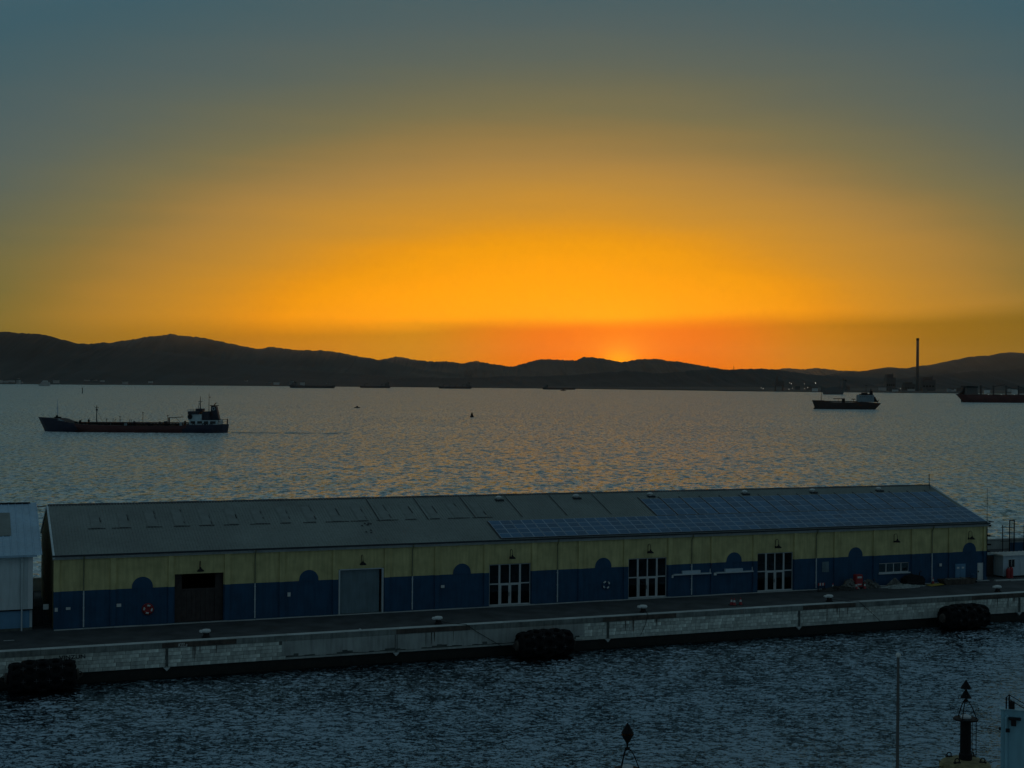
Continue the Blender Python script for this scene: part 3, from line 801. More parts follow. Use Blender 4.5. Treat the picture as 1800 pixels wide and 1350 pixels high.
# service hatch ledges in bays 12 and 13
for b in (12, 13):
    x0, x1 = b*BAY+PW+.1, (b+1)*BAY-PW-.06
    m = MB(); m.box(x0, x1, -.30, -.003, 2.36, 2.5); l = m.build('hatch_ledge', M_pale, wh)
    m = MB(); m.box(x0+1.1, x1-1.35, -.26, -.003, 2.503, 2.82); m.build('ledge_board', M_bcab, l)
    m = MB(); m.box(x1-.06, x1, -.1, -.003, 2.503, 2.9); m.build('ledge_bracket', M_pale, l)
# bay 17: four-light window
x0, x1 = 17*BAY+.62, 18*BAY-.55
f = MB(); W_ = x1-x0
for i in range(5): xm = x0+W_*i/4; f.box(max(xm-.05, x0), min(xm+.05, x1), .1, .2, 1.47, 2.6)
for i in range(4):
    a, c = x0+W_*i/4+.051, x0+W_*(i+1)/4-.051; f.box(a, c, .1, .2, 1.47, 1.55); f.box(a, c, .1, .2, 2.52, 2.6)
wo = f.build('office_window', M_frame, wh)
for i in range(4):
    a, c = x0+W_*i/4+.05, x0+W_*(i+1)/4-.05
    g = MB(); g.box(a, c, .14, .15, 1.55, 2.52); g.build('pane', M_glass, wo)
    g = MB(); g.box(a+.005, c-.005, .16, .17, 1.55, 2.52); g.build('blind', M_curtain, wo)
m = MB(); m.box(x0-.08, x1+.12, -.18, .099, 1.33, 1.465); m.build('window_sill', M_pale, wo)
# bay 15 louvre, bay 19 door and cupboard
m = MB(); x0 = 15*BAY+3.55; m.box(x0, x0+.9, -.03, -.003, 1.9, 3.1)
lv = m.build('vent_louvre', M_door, wh)
m = MB()
for k in range(9): m.box(x0+.05, x0+.85, -.055, -.031, 1.96+k*.125, 2.03+k*.125)
m.build('louvre_blade', M_door, lv)
x0 = 18*BAY+BAY+.75
m = MB(); m.box(x0, x0+1.5, -.06, -.003, .05, 2.1); cb = m.build('meter_cupboard', M_bdado, wh)
for k in range(2):
    m = MB(); m.box(x0+.04+k*.73, x0+.74+k*.70, -.085, -.061, .12, 2.03); d = m.build('cupboard_door', M_bdado, cb)
    m = MB(); m.box(x0+.2+k*.72, x0+.55+k*.72, -.09, -.0855, 1.55, 1.75); m.build('warning_sticker', M_white, cb)
x0 = 19*BAY+4.05
m = MB(); m.box(x0, x0+.98, -.06, -.003, .06, 2.12); d = m.build('side_door', M_white, wh)
m = MB(); m.box(x0+.02, x0+.14, -.14, -.061, 1.0, 1.18); m.build('door_handle', M_dark, d)
# small white plates on the wall
for (x, y, ww, hh) in ((102, 1074, .26, .36), (123, 1072, .4, .22), (212, 1066, .42, .3), (511, 1047, .3, .4), (781, 1033, .38, .28), (1185, 1015.5, .22, .3), (1260, 1011, .36, .3), (1656, 995, .34, .34)):
    u = pix_u(x, -.17); d = FAC.y+FD.y*u+FN.y*-.17; z = height_of(y-2, x, d)-Q
    m = MB(); m.box(u-ww/2, u+ww/2, -.19, -.162 if x != 123 else -.003, z-hh/2, z+hh/2); m.build('notice_plate', M_white, wh)
# corner fittings on the right end: cameras, conduit
m = MB(); m.tube([(WL-.1, -.22, .4), (WL-.1, -.22, 6.4)], .04, 6); m.tube([(WL+.12, .1, .3), (WL+.12, .1, 6.5)], .05, 6); cf = m.build('conduit', M_dark, wh)
for (z, s) in ((6.5, .2), (5.3, .16), (4.2, .2), (3.4, .14)):
    m = MB(); m.box(WL+.1, WL+.1+s*2.2, -.2, .1, z, z+s); m.build('floodlight_box', M_dark, cf)
m = MB(); m.box(WL+.1, WL+.7, -.5, .9, 7.05, 7.13); m.box(WL+.55, WL+.66, .6, .8, 4.6, 7.05); m.build('eave_bracket', M_dark, wh)
m = MB(); m.tube([(WL-.2, -.3, EAVE), (WL-.2, -.3, EAVE+4.2)], [.035, .02], 6); m.build('aerial_mast', M_dark, wh)
p = roof_pt(WL-.3, SLEN-.4)
m = MB(); m.tube([(p[0], p[1], p[2]), (p[0], p[1], p[2]+1.6)], .035, 6); m.tube([(p[0]-.8, p[1]-1.2, p[2]-.3), (p[0], p[1], p[2]+.7)], .03, 6)
for k in range(3): m.box(p[0]-.12, p[0]+.12, p[1]-.02, p[1]+.02, p[2]+.9+.25*k, p[2]+.96+.25*k)
m.build('ridge_aerial', M_dark, wh)

# ------------------------------------------------------------------ the blue shed next door
bs_ = thing('blue_shed', 'pale shed with blue ribbed metal roof beside the long warehouse', 'shed', fp(-34, .35), FANG)
BL = 34+pix_u(60, .35)-.0; BE, BR, BD = 7.15, 10.9, 22.0
m = MB(); m.box(0, BL, 0, .3, 1.98, BE-.2); m.build('upper_wall', M_bwall, bs_)
m = MB(); m.box(.0, BL-.25, .06, .3, .25, 1.9); m.build('dado', M_bdado, bs_)
m = MB(); m.box(0, BL-.2, -.02, .3, 1.9, 1.975); m.box(0, BL+.1, -.06, -.021, 1.88, 2.0); m.build('dado_rail', M_dark, bs_)
m = MB(); m.box(0, BL, .0, .3, 0, .245); m.build('plinth', M_mortar, bs_)
m = MB()
for k in range(int(BL/.9)): m.box(k*.9+.4, k*.9+.46, -.03, -.001, 2.02, BE-.25)
m.build('cladding_rib', M_bwall, bs_)
m = MB(); m.box(BL-.42, BL+.02, -.1, .3, 2.01, BE-.2); m.build('corner_trim', M_trim, bs_)
for gx in (0, BL-.3):
    g = MB(); g.prism([(.31, 0), (BD, 0), (BD, BE-.15), (BD/2, BR-.15), (.31, BE-.15)], 'x', gx, gx+.298); g.build('gable_wall', M_bwall, bs_)
m = MB(); m.box(0, BL-.3, BD-.3, BD-.002, 0, BE-.2); m.build('rear_wall', M_bwall, bs_)
bsl = math.atan2(BR-BE, BD/2); bSL = (BD/2+.5)/math.cos(bsl)
def broof(x, s, h): return (x, -.5+s*math.cos(bsl)-h*math.sin(bsl), BE-.5*math.tan(bsl)+.08+s*math.sin(bsl)+h*math.cos(bsl))
for side in (0, 1):
    m = MB(); prof = []
    x = 0
    while x < BL+.2: prof += [(x, 0), (x+.5, 0), (x+.53, .06), (x+.6, .06), (x+.63, 0)]; x += .66
    for (px, h) in prof:
        for s in (0, bSL):
            p = broof(px, s, h); m.v.append(p if not side else (p[0], BD-p[1], p[2]))
    for i in range(len(prof)-1): m.f.append((2*i, 2*i+2, 2*i+3, 2*i+1)); m.mi.append(0)
    br = m.build('roof' if not side else 'roof_rear', M_bsheet, bs_)
    if not side: broof_o = br
m = MB(); m.box(0, BL+.35, -.68, -.5, BE-.22, BE-.02); m.build('gutter', M_bsheet, bs_)
for k in range(4):
    xc = BL-2.6-5.0*k
    m = MB(); v = [broof(x, s, h) for h in (.02, .085) for (x, s) in ((xc-.8, bSL*.36), (xc+.8, bSL*.36), (xc+.8, bSL*.8), (xc-.8, bSL*.8))]
    m.add(v, [(0, 3, 2, 1), (4, 5, 6, 7), (0, 1, 5, 4), (1, 2, 6, 5), (2, 3, 7, 6), (3, 0, 4, 7)]); m.build('skylight', M_sky, broof_o)
m = MB(); m.box(0, BL+.2, BD/2-.25, BD/2+.25, BR+.02, BR+.16); m.build('ridge_cap', M_dark, broof_o)
m = MB(); xc = BL-.95; m.tube([(xc, -.5, BE-.25), (xc, -.16, BE-.8), (xc, -.16, 2.05)], .09, 8); dp = m.build('drainpipe', M_bwall, bs_)
m = MB(); m.tube([(xc, -.14, 2.03), (xc, -.14, 0)], .07, 8); m.build('lower_pipe', M_pale, dp)
# overhead cable ridge to ridge, and gate across the gap
cab = MB(); A = fp(-2.4, WD/2+.4, BR+.1); B = fp(.1, WD/2, RIDGE+.02)
cab.tube([A+(B-A)*t+Vector((0, 0, -.25*math.sin(PI*t))) for t in np.linspace(0, 1, 9)], .05, 5)
cab.build('overhead_cable', M_dark, label='black cable slung between the blue shed ridge and the long warehouse ridge', cat='cable')
ag = thing('alley_gate', 'dark barred steel gate closing the gap between shed and warehouse', 'gate', fp(pix_u(60, .35)+.05, 1.2), FANG)
gw = -pix_u(60, .35)-.12
m = MB(); m.box(0, .1, 0, .1, 0, 3.4); m.box(gw-.1, gw, 0, .1, 0, 3.4); m.build('gate_post', M_dark, ag)
m = MB(); m.box(.1, gw-.1, .03, .07, 2.0, 2.1); m.box(.1, gw-.1, .03, .07, .2, .3); m.build('gate_rail', M_dark, ag)
for k in range(10):
    m = MB(); x = .16+k*(gw-.34)/9.5; m.box(x, x+.04, .025, .075, .302, 1.998); m.build('gate_bar', M_dark, ag)
m = MB(); m.box(gw-.8, gw-.3, -.06, .02, 1.75, 2.25); m.build('gate_sign', M_white, ag)

# ------------------------------------------------------------------ things on the quay
def local(name, label, cat, u, v, z=0, rz=0, group=None): return thing(name, label, cat, fp(u, v, z), FANG+rz, group)
b0 = local('mooring_bollard', 'white-topped black mooring bollard on the quay edge', 'bollard', BOLL[0], EDGE+1.15, group='mooring bollards along the quay edge')
m = MB(); m.lathe([(.42, 0), (.42, .05), (.34, .07), (.27, .2), (.25, .42)], 16); m.build('bollard_post', M_dark, b0)
m = MB(); m.lathe([(.25, .421), (.40, .50), (.42, .62), (.34, .72), (.12, .76)], 16); m.prism([(-.62, .5), (-.38, .46), (-.38, .68), (-.58, .66)], 'y', -.2, .2); m.build('bollard_head', M_white, b0)
for bu in BOLL[1:]:
    c = copy_tree(b0); c.location = fp(bu, EDGE+1.15)
bl_lab = ['white-topped mooring bollard in front of the dark open doorway', 'white-topped mooring bollard left of the middle fender', 'white-topped mooring bollard in front of the second glazed entrance',
          'white-topped mooring bollard in front of the rubble heaps', 'white-topped mooring bollard by the white site cabin']
for o, l in zip([o for o in COL.objects if o.name.startswith('mooring_bollard')], bl_lab): o['label'] = l

# floating fenders: black body under a net of tyres
FEN_L, FEN_R = 5.8, 1.48
tyre = MB(); tyre.torus(.46, .2, 14, 7, axis='z', sq=.9); tyre_me = tyre.mesh('tyre', M_black, True)
sh = MB()
for a in (0, PI/2):
    ca, sa = math.cos(a), math.sin(a); sh.add([(-.2*ca-.03*sa, -.2*sa+.03*ca, 0), (-.2*ca+.03*sa, -.2*sa-.03*ca, 0), (.2*ca+.03*sa, .2*sa-.03*ca, 0), (.2*ca-.03*sa, .2*sa+.03*ca, 0), (0, 0, .05)], [(0, 1, 4), (1, 2, 4), (2, 3, 4), (3, 0, 4), (0, 3, 2, 1)])
sh_me = sh.mesh('shackle', M_hullgrey)
def fender(u, label):
    root = local('quay_fender', label, 'fender', u, EDGE-FEN_R-.35, -Q, group='floating fenders along the quay wall')
    zc = FEN_R*.80
    m = MB(); pr = []
    for i in range(13):
        a = -PI/2+PI*i/12; pr.append(((FEN_R-.28)*max(math.cos(a), .05)**.75, math.copysign(abs(math.sin(a))**1.2, a)*1.2))
    prof = [(r, h-(FEN_L/2-1.25)) for r, h in pr[:7]]+[(r, h+(FEN_L/2-1.25)) for r, h in pr[6:]]
    m.lathe(prof, 24, (0, 0, zc), 'x'); m.build('fender_body', M_black, root, smooth=True)
    for i in range(5):
        x = -FEN_L/2+.78+i*(FEN_L-1.56)/4
        rr = FEN_R-.24 if 0 < i < 4 else FEN_R-.42
        for k in range(9):
            a = 2*PI*k/9+(.35 if i % 2 else 0)+PI/2
            if math.sin(a) < -.72: continue
            t = obj('tyre', tyre_me, root, (x, rr*math.cos(a), zc+rr*math.sin(a)))
            t.rotation_euler = (a-PI/2, 0, 0)
    for i in range(4):
        x = -FEN_L/2+.78+(i+.5)*(FEN_L-1.56)/4
        for a in (PI*1.22, PI*.98):
            s = obj('shackle', sh_me, root, (x, (FEN_R+.0)*math.cos(a), zc-.0+(FEN_R+.0)*math.sin(a)*-1)); s.rotation_euler = (-(a)+PI/2+PI, 0, 0)
    for sx in (-1, 1):
        m = MB(); m.lathe([(.5, 0), (.5, .14), (.3, .2)] if sx > 0 else [(.3, -.2), (.5, -.14), (.5, 0)], 12, (sx*(FEN_L/2-.06), 0, zc), 'x'); m.torus(.22, .05, 10, 5, (sx*(FEN_L/2+.2), 0, zc), 'y'); m.build('end_flange', M_rust, root)
    return root
fender(pix_u(76, EDGE-2)+.1, 'black tyre-covered floating fender below the graffiti')
fender(pix_u(962, EDGE-2), 'black tyre-covered floating fender between the two middle bollards')
fender(pix_u(1700, EDGE-2), 'black tyre-covered floating fender by the right end of the warehouse')
# ropes and chains hanging from the edge
def hang(pts, label, r=.03, m_=None, cat='rope'):
    mb = MB(); P = [fp(*p) for p in pts]; mb.tube(P, r, 5); mb.build('hanging_rope', m_ or M_rope, label=label, cat=cat)
ub = BOLL[1]
hang([(ub, EDGE+1.1, .3), (ub+1.2, EDGE+.4, .08), (ub+2.4, EDGE-.06, .03), (ub+3.6, EDGE-.12, -.8), (ub+4.9, EDGE-.25, -1.6), (ub+6.2, EDGE-.5, -2.35)], 'dark mooring rope running from a bollard down the quay wall to the middle fender')
ub = BOLL[3]
hang([(ub, EDGE+1.1, .3), (ub+1.5, EDGE+.3, .06), (ub+3.0, EDGE-.06, .0), (ub+4.1, EDGE-.12, -.9), (ub+5.6, EDGE-.3, -2.2)], 'dark rope slanting down the masonry right of a bollard')
ub = BOLL[2]
hang([(ub, EDGE+1.1, .2), (ub-.1, EDGE-.08, .0), (ub-.35, EDGE-.1, -1.0), (ub-.9, EDGE-.12, -2.1)], 'short dark rope end hanging below a bollard at the second glazed entrance')
# rag on the capping
m = MB(); r8 = [(.22*(1+.3*math.sin(3*a)), .16*(1+.3*math.cos(2*a))) for a in np.linspace(0, 2*PI, 11)[:-1]]
m.prism(r8, 'z', .0, .07); m.lathe([(.13, .07), (.08, .13), (.02, .16)], 7)
o = m.build('plastic_bag', M_white, loc=fp(pix_u(636, EDGE+.2), EDGE+.12, .014), label='crumpled white plastic bag on the quay capping', cat='bag')

# life rings on the wall
def life_ring(u, z, label, m1, m2, case):
    t = local('life_ring', label, 'life ring', u, -.12, z)
    if case:
        m = MB(); m.lathe([(.55, -.06), (.58, .0), (.55, .05)], 18, (0, 0.02, 0), 'y'); m.build('ring_case', M_red, t)
    n = 8
    for k in range(n):
        mb = MB(); a0, a1 = 2*PI*k/n+.2, 2*PI*(k+1)/n+.2
        mb.tube([(.36*math.cos(a), -.10, .36*math.sin(a)) for a in np.linspace(a0+.005, a1-.005, 5)], .095, 7)
        mb.build('ring_segment', m1 if k % 2 == 0 else m2, t, smooth=True)
    m = MB(); m.torus(.50, .012, 16, 4, (0, -.1, 0), 'y'); m.build('grab_line', M_rope, t)
def wall_z(x, y, v): u = pix_u(x, v); return u, height_of(y-3, x, FAC.y+FD.y*u+FN.y*v)-Q
u, z = wall_z(263, 1074, -.12); life_ring(u, z, 'red life ring in a round case on the blue wall', M_red, M_white, True)
u, z = wall_z(1068, 1031, -.12); life_ring(u, z, 'white and dark life ring below a blind arch', M_white, M_blue, False)

# traffic cones
cone = None
def traffic_cone(u, v, label, group, tilt=0):
    global cone
    if cone is None:
        cone = thing('traffic_cone', label, 'cone', (0, 0, 0), 0, group)
        m = MB(); m.box(-.24, .24, -.24, .24, 0, .05); m.build('cone_base', M_dark, cone)
        m = MB(); m.lathe([(.19, .051), (.12, .35)], 12); m.build('cone_body', M_red, cone)
        m = MB(); m.lathe([(.12, .351), (.075, .58)], 12); m.build('reflective_sleeve', M_white, cone)
        m = MB(); m.lathe([(.075, .581), (.04, .78)], 12); m.build('cone_tip', M_red, cone)
        c = cone
    else: c = copy_tree(cone)
    c.location = fp(u, v); c.rotation_euler = (tilt, 0, FANG+tilt); c['label'] = label; c['group'] = group
for x, v in ((1289, -7.3), (1294, -7.6), (1305, -7.5)):
    traffic_cone(pix_u(x, v), v, 'small traffic cone in the trio standing near the quay edge', 'trio of cones by the quay edge')
traffic_cone(pix_u(1467, -1.2), -1.2, 'traffic cone left of the red pump', 'cones round the rubble')
traffic_cone(pix_u(1508, -1.7), -1.7, 'traffic cone in front of the red pump', 'cones round the rubble')
traffic_cone(pix_u(1523, -1.7), -1.7, 'traffic cone right of the red pump', 'cones round the rubble')
traffic_cone(pix_u(1643, -.8), -.8, 'traffic cone beside the last drainpipe', 'cones round the rubble')

# red pump cabinet
t = local('red_pump', 'red pump cabinet with white plates standing in the rubble', 'pump', pix_u(1511, -1.3), -1.3)
m = MB(); m.box(-.5, .5, -.35, .35, 0, .25); m.build('plinth', M_dark, t)
m = MB(); m.prism([(-.45, .25), (.45, .25), (.45, 1.55), (.38, 1.66), (-.38, 1.66), (-.45, 1.55)], 'y', -.3, .3); m.build('cabinet', M_red, t)
m = MB(); m.box(-.3, .3, -.325, -.302, 1.25, 1.45); m.build('display', M_white, t)
m = MB(); m.box(-.28, .28, -.325, -.302, .45, .6); m.build('nameplate', M_white, t)
m = MB(); m.tube([(.46, -.1, 1.3), (.62, -.15, 1.1), (.64, -.16, .6), (.55, -.2, .3), (.47, -.2, .8)], .03, 6); m.build('hose', M_dark, t)
# small red and white barrier
t = local('barrier', 'low red and white striped barrier against the wall by a drainpipe', 'barrier', pix_u(1447, -.8), -.8)
for k in range(5):
    m = MB(); m.box(-.45+k*.18, -.27+k*.18, -.03, .03, .5, .8); m.build('stripe', M_white if k % 2 else M_red, t)
m = MB()
for sx in (-.4, .4): m.box(sx-.03, sx+.03, -.2, .2, 0, .05); m.box(sx-.025, sx+.025, -.025, .025, .05, .495)
m.build('leg', M_dark, t)
# heaps of rubble, rope and gravel
def heap(name, label, cat, u, v, L_, W_, H_, m_, n, seed, size=(.12, .4), pipes=0, mp=None):
    r = random.Random(seed)
    root = local(name, label, cat, u, v)
    mb = MB(); nr, nc = 12, 26; V = []
    for j in range(nr):
        for i in range(nc):
            a = i/nc*2*PI; s = 1-j/(nr-1)
            rad = s*(1+.16*math.sin(3*a+seed)+.1*math.sin(5*a))
            h = H_*(1-s**1.6)*(.8+.25*math.sin(4*a+j*.6+seed)+r.uniform(-.08, .08)) if s < 1 else 0
            V.append((L_/2*rad*math.cos(a), W_/2*rad*math.sin(a), max(0, h)+.004))
    mb.v = V; mb.f = [(j*nc+i, j*nc+(i+1) % nc, (j+1)*nc+(i+1) % nc, (j+1)*nc+i) for j in range(nr-1) for i in range(nc)]; mb.mi = [0]*len(mb.f)
    mb.build('heap_body', m_, root)
    if n:
        st = MB()
        for k in range(n):
            a = r.random()*2*PI; s = math.sqrt(r.random())
            x, y = L_/2*s*math.cos(a), W_/2*s*math.sin(a); z = H_*(1-s**1.6)*.8
            d = r.uniform(*size)/2; q = Matrix.Rotation(r.random()*6, 3, 'Z') @ Matrix.Rotation(r.random()*6, 3, 'X')
            vv = [q @ Vector((sx*d*r.uniform(.6, 1.2), sy*d*r.uniform(.5, 1), sz*d*r.uniform(.4, 1)))+Vector((x, y, z+d*.3)) for sz in (-1, 1) for (sx, sy) in ((-1, -1), (1, -1), (1, 1), (-1, 1))]
            st.add(vv, [(0, 3, 2, 1), (4, 5, 6, 7), (0, 1, 5, 4), (1, 2, 6, 5), (2, 3, 7, 6), (3, 0, 4, 7)])
        o = st.build('loose_rubble', mp or M_rubble, root, kind='stuff')
    if pipes:
        for k in range(pipes):
            a = r.uniform(0, PI); x = r.uniform(-L_*.35, L_*.35); y = r.uniform(-W_*.3, W_*.3); l = r.uniform(.5, 1.3)
            m = MB(); m.tube([(x-l*math.cos(a), y-l*math.sin(a)*.5, H_*.55), (x, y, H_*r.uniform(.75, 1.05)), (x+l*math.cos(a), y+l*math.sin(a)*.5, H_*.4)], .035, 5); m.build('scrap_bar', M_pframe if k % 2 else M_rust, root)
    return root
heap('net_heap', 'low dark heap of nets left of the red pump', 'heap', pix_u(1474, -1.8), -1.8, 5.4, 1.6, .5, M_rope, 40, 3, (.1, .3), 0, M_rope)
heap('rubble_heap', 'tangled heap of rubble and bars left of the red pump', 'heap', pix_u(1499, -1.2), -1.1, 2.4, 1.3, 1.15, M_rubble, 60, 5, (.12, .38), 5)
heap('rubble_heap', 'grey heap of rubble and bars right of the red pump', 'heap', pix_u(1529, -1.1), -1.1, 3.0, 1.4, 1.0, M_rubble, 70, 8, (.12, .4), 5)
heap('gravel_heap', 'pale spread gravel heap below the office window', 'heap', pix_u(1590, -1.9), -1.9, 6.0, 1.9, .34, M_gravel, 90, 13, (.05, .15), 0, M_gravel)
heap('stone_heap', 'small grey heap of stones on the pale gravel', 'heap', pix_u(1576, -1.0), -1.0, 1.9, 1.2, .95, M_rubble, 50, 17, (.12, .35))
# dark machine under tarpaulin
t = local('covered_machine', 'dark machine under a tarpaulin beside the pale gravel heap', 'machine', pix_u(1608, -1.1), -1.1)
m = MB(); m.prism([(-1.25, 0), (1.2, 0), (1.3, .75), (.9, 1.15), (.1, 1.3), (-.8, 1.1), (-1.3, .8)], 'y', -.6, .6); m.build('tarpaulin', M_dark, t)
m = MB(); m.tube([(-1.3, -.62, .5), (0, -.66, .45), (1.3, -.62, .5)], .03, 5); m.build('lashing', M_rope, t)
m = MB(); m.tube([(.7, -.2, 1.1), (.8, -.2, 1.6), (1.0, -.2, 1.65)], .06, 6); m.build('exhaust', M_dark, t)
# yellow plate
t = local('road_plate', 'dirty yellow steel plate leaning on the ground by the last drainpipe', 'plate', pix_u(1646, -1.9), -1.9)
m = MB(); m.prism([(-.9, 0), (.9, .12), (.92, .17), (-.9, .05)], 'y', -.55, .5); m.build('plate', M_yel, t)
m = MB(); m.torus(.1, .02, 10, 4, (.4, -.05, .17), 'y'); m.torus(.1, .02, 10, 4, (-.4, -.05, .12), 'y'); m.build('lifting_eye', M_dark, t)
# long low skip
t = local('low_skip', 'long low dark steel skip in front of the meter cupboard', 'skip', pix_u(1685, -1.6), -1.6)
m = MB(); m.prism([(-2.0, .0), (2.0, .0), (2.45, .62), (-2.45, .62)], 'y', -.6, -.55); m.prism([(-2.0, .0), (2.0, .0), (2.45, .62), (-2.45, .62)], 'y', .55, .6); m.box(-2.0, 2.0, -.549, .549, .03, .07)
m.add([(-2.0, -.549, .07), (-2.0, .549, .07), (-2.45, .549, .62), (-2.45, -.549, .62)], [(0, 1, 2, 3)]); m.add([(2.0, -.549, .07), (2.0, .549, .07), (2.45, .549, .62), (2.45, -.549, .62)], [(0, 3, 2, 1)])
m.build('skip_body', M_rust, t)
m = MB()
for k in range(5): m.box(-1.6+k*.8-.04, -1.6+k*.8+.04, -.64, -.602, .02, .6)
m.build('stiffener', M_rust, t)
m = MB()
for k in range(14): x = random.uniform(-1.8, 1.8); m.box(x, x+random.uniform(.2, .6), random.uniform(-.45, .1), random.uniform(.15, .5), .07, random.uniform(.4, .72))
m.build('scrap', M_rubble, t, kind='stuff')
t = local('hand_pallet', 'dark drum on a trolley beside the white side door', 'trolley', pix_u(1713, -1.2), -1.2)
m = MB(); m.lathe([(.3, .15), (.3, .95), (.26, 1.0)], 14); m.build('drum', M_blue, t)
m = MB(); m.box(-.4, .4, -.3, .3, .1, .148); m.tube([(.4, 0, .14), (.62, 0, .7), (.6, 0, 1.05)], .03, 6); m.build('trolley_frame', M_dark, t)
m = MB(); m.torus(.09, .035, 10, 5, (-.25, -.32, .1), 'y'); m.torus(.09, .035, 10, 5, (.25, -.32, .1), 'y'); m.build('wheel', M_black, t)

# ------------------------------------------------------------------ right of the warehouse
cu0 = pix_u(1766, 1.0)
t = local('site_cabin', 'white site cabin with ribbed roof at the warehouse end', 'cabin', cu0, 1.0)
cl, cd, chh = 8.0, 2.6, 2.65
m = MB(); m.box(0, cl, 0, cd, .16, chh); m.build('cabin_wall', M_bcab, t)
m = MB(); m.box(-.15, cl+.15, -.18, cd+.15, chh+.002, chh+.12)
for k in range(14): m.box(-.1+k*.6, -.02+k*.6, -.18, cd+.15, chh+.121, chh+.17)
m.build('cabin_roof', M_white, t)
m = MB(); m.box(.03, cl-.03, .03, cd-.03, 0, .158); m.build('skid_base', M_dark, t)
f = MB(); f.box(.75, 1.75, -.05, -.002, 1.2, 2.25); fo = f.build('window_frame', M_white, t)
for k in range(2): g = MB(); g.box(.8+k*.48, 1.22+k*.48, -.06, -.051, 1.26, 2.19); g.build('pane', M_shipglass, fo)
m = MB(); m.box(2.6, 3.5, -.04, -.002, .2, 2.2); d = m.build('cabin_door', M_pale, t)
t = local('gas_bottle', 'tall red gas cylinder against the white cabin', 'cylinder', cu0+.85, .55)
m = MB(); m.lathe([(.24, 0), (.25, 1.05), (.2, 1.25), (.08, 1.33)], 14); m.build('cylinder_body', M_red, t)
m = MB(); m.lathe([(.05, 1.331), (.05, 1.42), (.09, 1.43), (.09, 1.48)], 8); m.build('valve', M_dark, t)
t = local('gas_bottle', 'short red gas cylinder left of the tall one at the cabin', 'cylinder', cu0+.35, .5)
m = MB(); m.lathe([(.24, 0), (.25, .95), (.2, 1.12), (.08, 1.2)], 14); m.build('cylinder_body', M_red, t)
m = MB(); m.lathe([(.05, 1.201), (.05, 1.3), (.09, 1.31), (.09, 1.36)], 8); m.build('valve', M_dark, t)
# dark side hut between warehouse and cabin
t = local('lean_to', 'dark lean-to store between the warehouse end and the site cabin', 'store', WL+.45, 2.6)
lw = cu0-WL-.6
m = MB(); m.box(0, lw, 0, 2.2, 0, 2.6); m.build('store_wall', M_brown, t)
m = MB(); m.prism([(-.15, 2.603), (2.4, 2.9), (2.4, 2.98), (-.15, 2.68)], 'x', -.05, lw+.05); m.build('store_roof', M_door, t)
m = MB(); m.box(.25, .75, -.03, -.002, 1.9, 2.3); m.build('store_sign', M_white, t)
# pale kerb pieces by the cabin
for k, (x, v, l) in enumerate(((1752, -1.2, 2.6), (1778, -1.5, 4.6))):
    m = MB(); m.box(0, l, -.2, .2, 0, .12); m.box(.05, l-.05, -.16, .16, .12, .135)
    o = m.build('concrete_slab', M_cap, loc=fp(pix_u(x, v), v), label=('short' if k == 0 else 'long')+' pale concrete slab lying in front of the white cabin', cat='slab'); o.rotation_euler.z = FANG-.05
# gangway gate on the seaward side
gu = pix_u(1777, 22.0)
t = local('gangway_gate', 'tall dark steel gate frame on the seaward edge behind the cabin', 'gate', gu, 22.0)
m = MB(); m.box(0, .12, 0, .12, 0, 4.6); m.box(.78, .9, 0, .12, 0, 4.6); m.box(.121, .779, .02, .1, 4.44, 4.58); m.build('gate_frame', M_dark, t)
m = MB(); m.box(.42, .47, .04, .08, .3, 4.43); m.build('gate_bar', M_dark, t)
t = local('steel_fence', 'thin dark railing with tall posts along the seaward parapet', 'fence', gu-1.2, 22.1)
for k in range(7):
    if k in (1,): continue
    m = MB(); x = k*1.9; m.box(x, x+.09, -.05, .05, 0, 3.9 if k % 2 == 0 else 3.4); m.build('post', M_dark, t)
for z in (3.55, 2.8, 1.6):
    m = MB(); m.tube([(-.3, 0, z), (12, 0, z)], .035, 5); m.build('rail', M_dark, t)
m = MB(); m.box(1.6, 12, .1, .3, 0, 1.35); m.build('low_panel', M_blue, t)

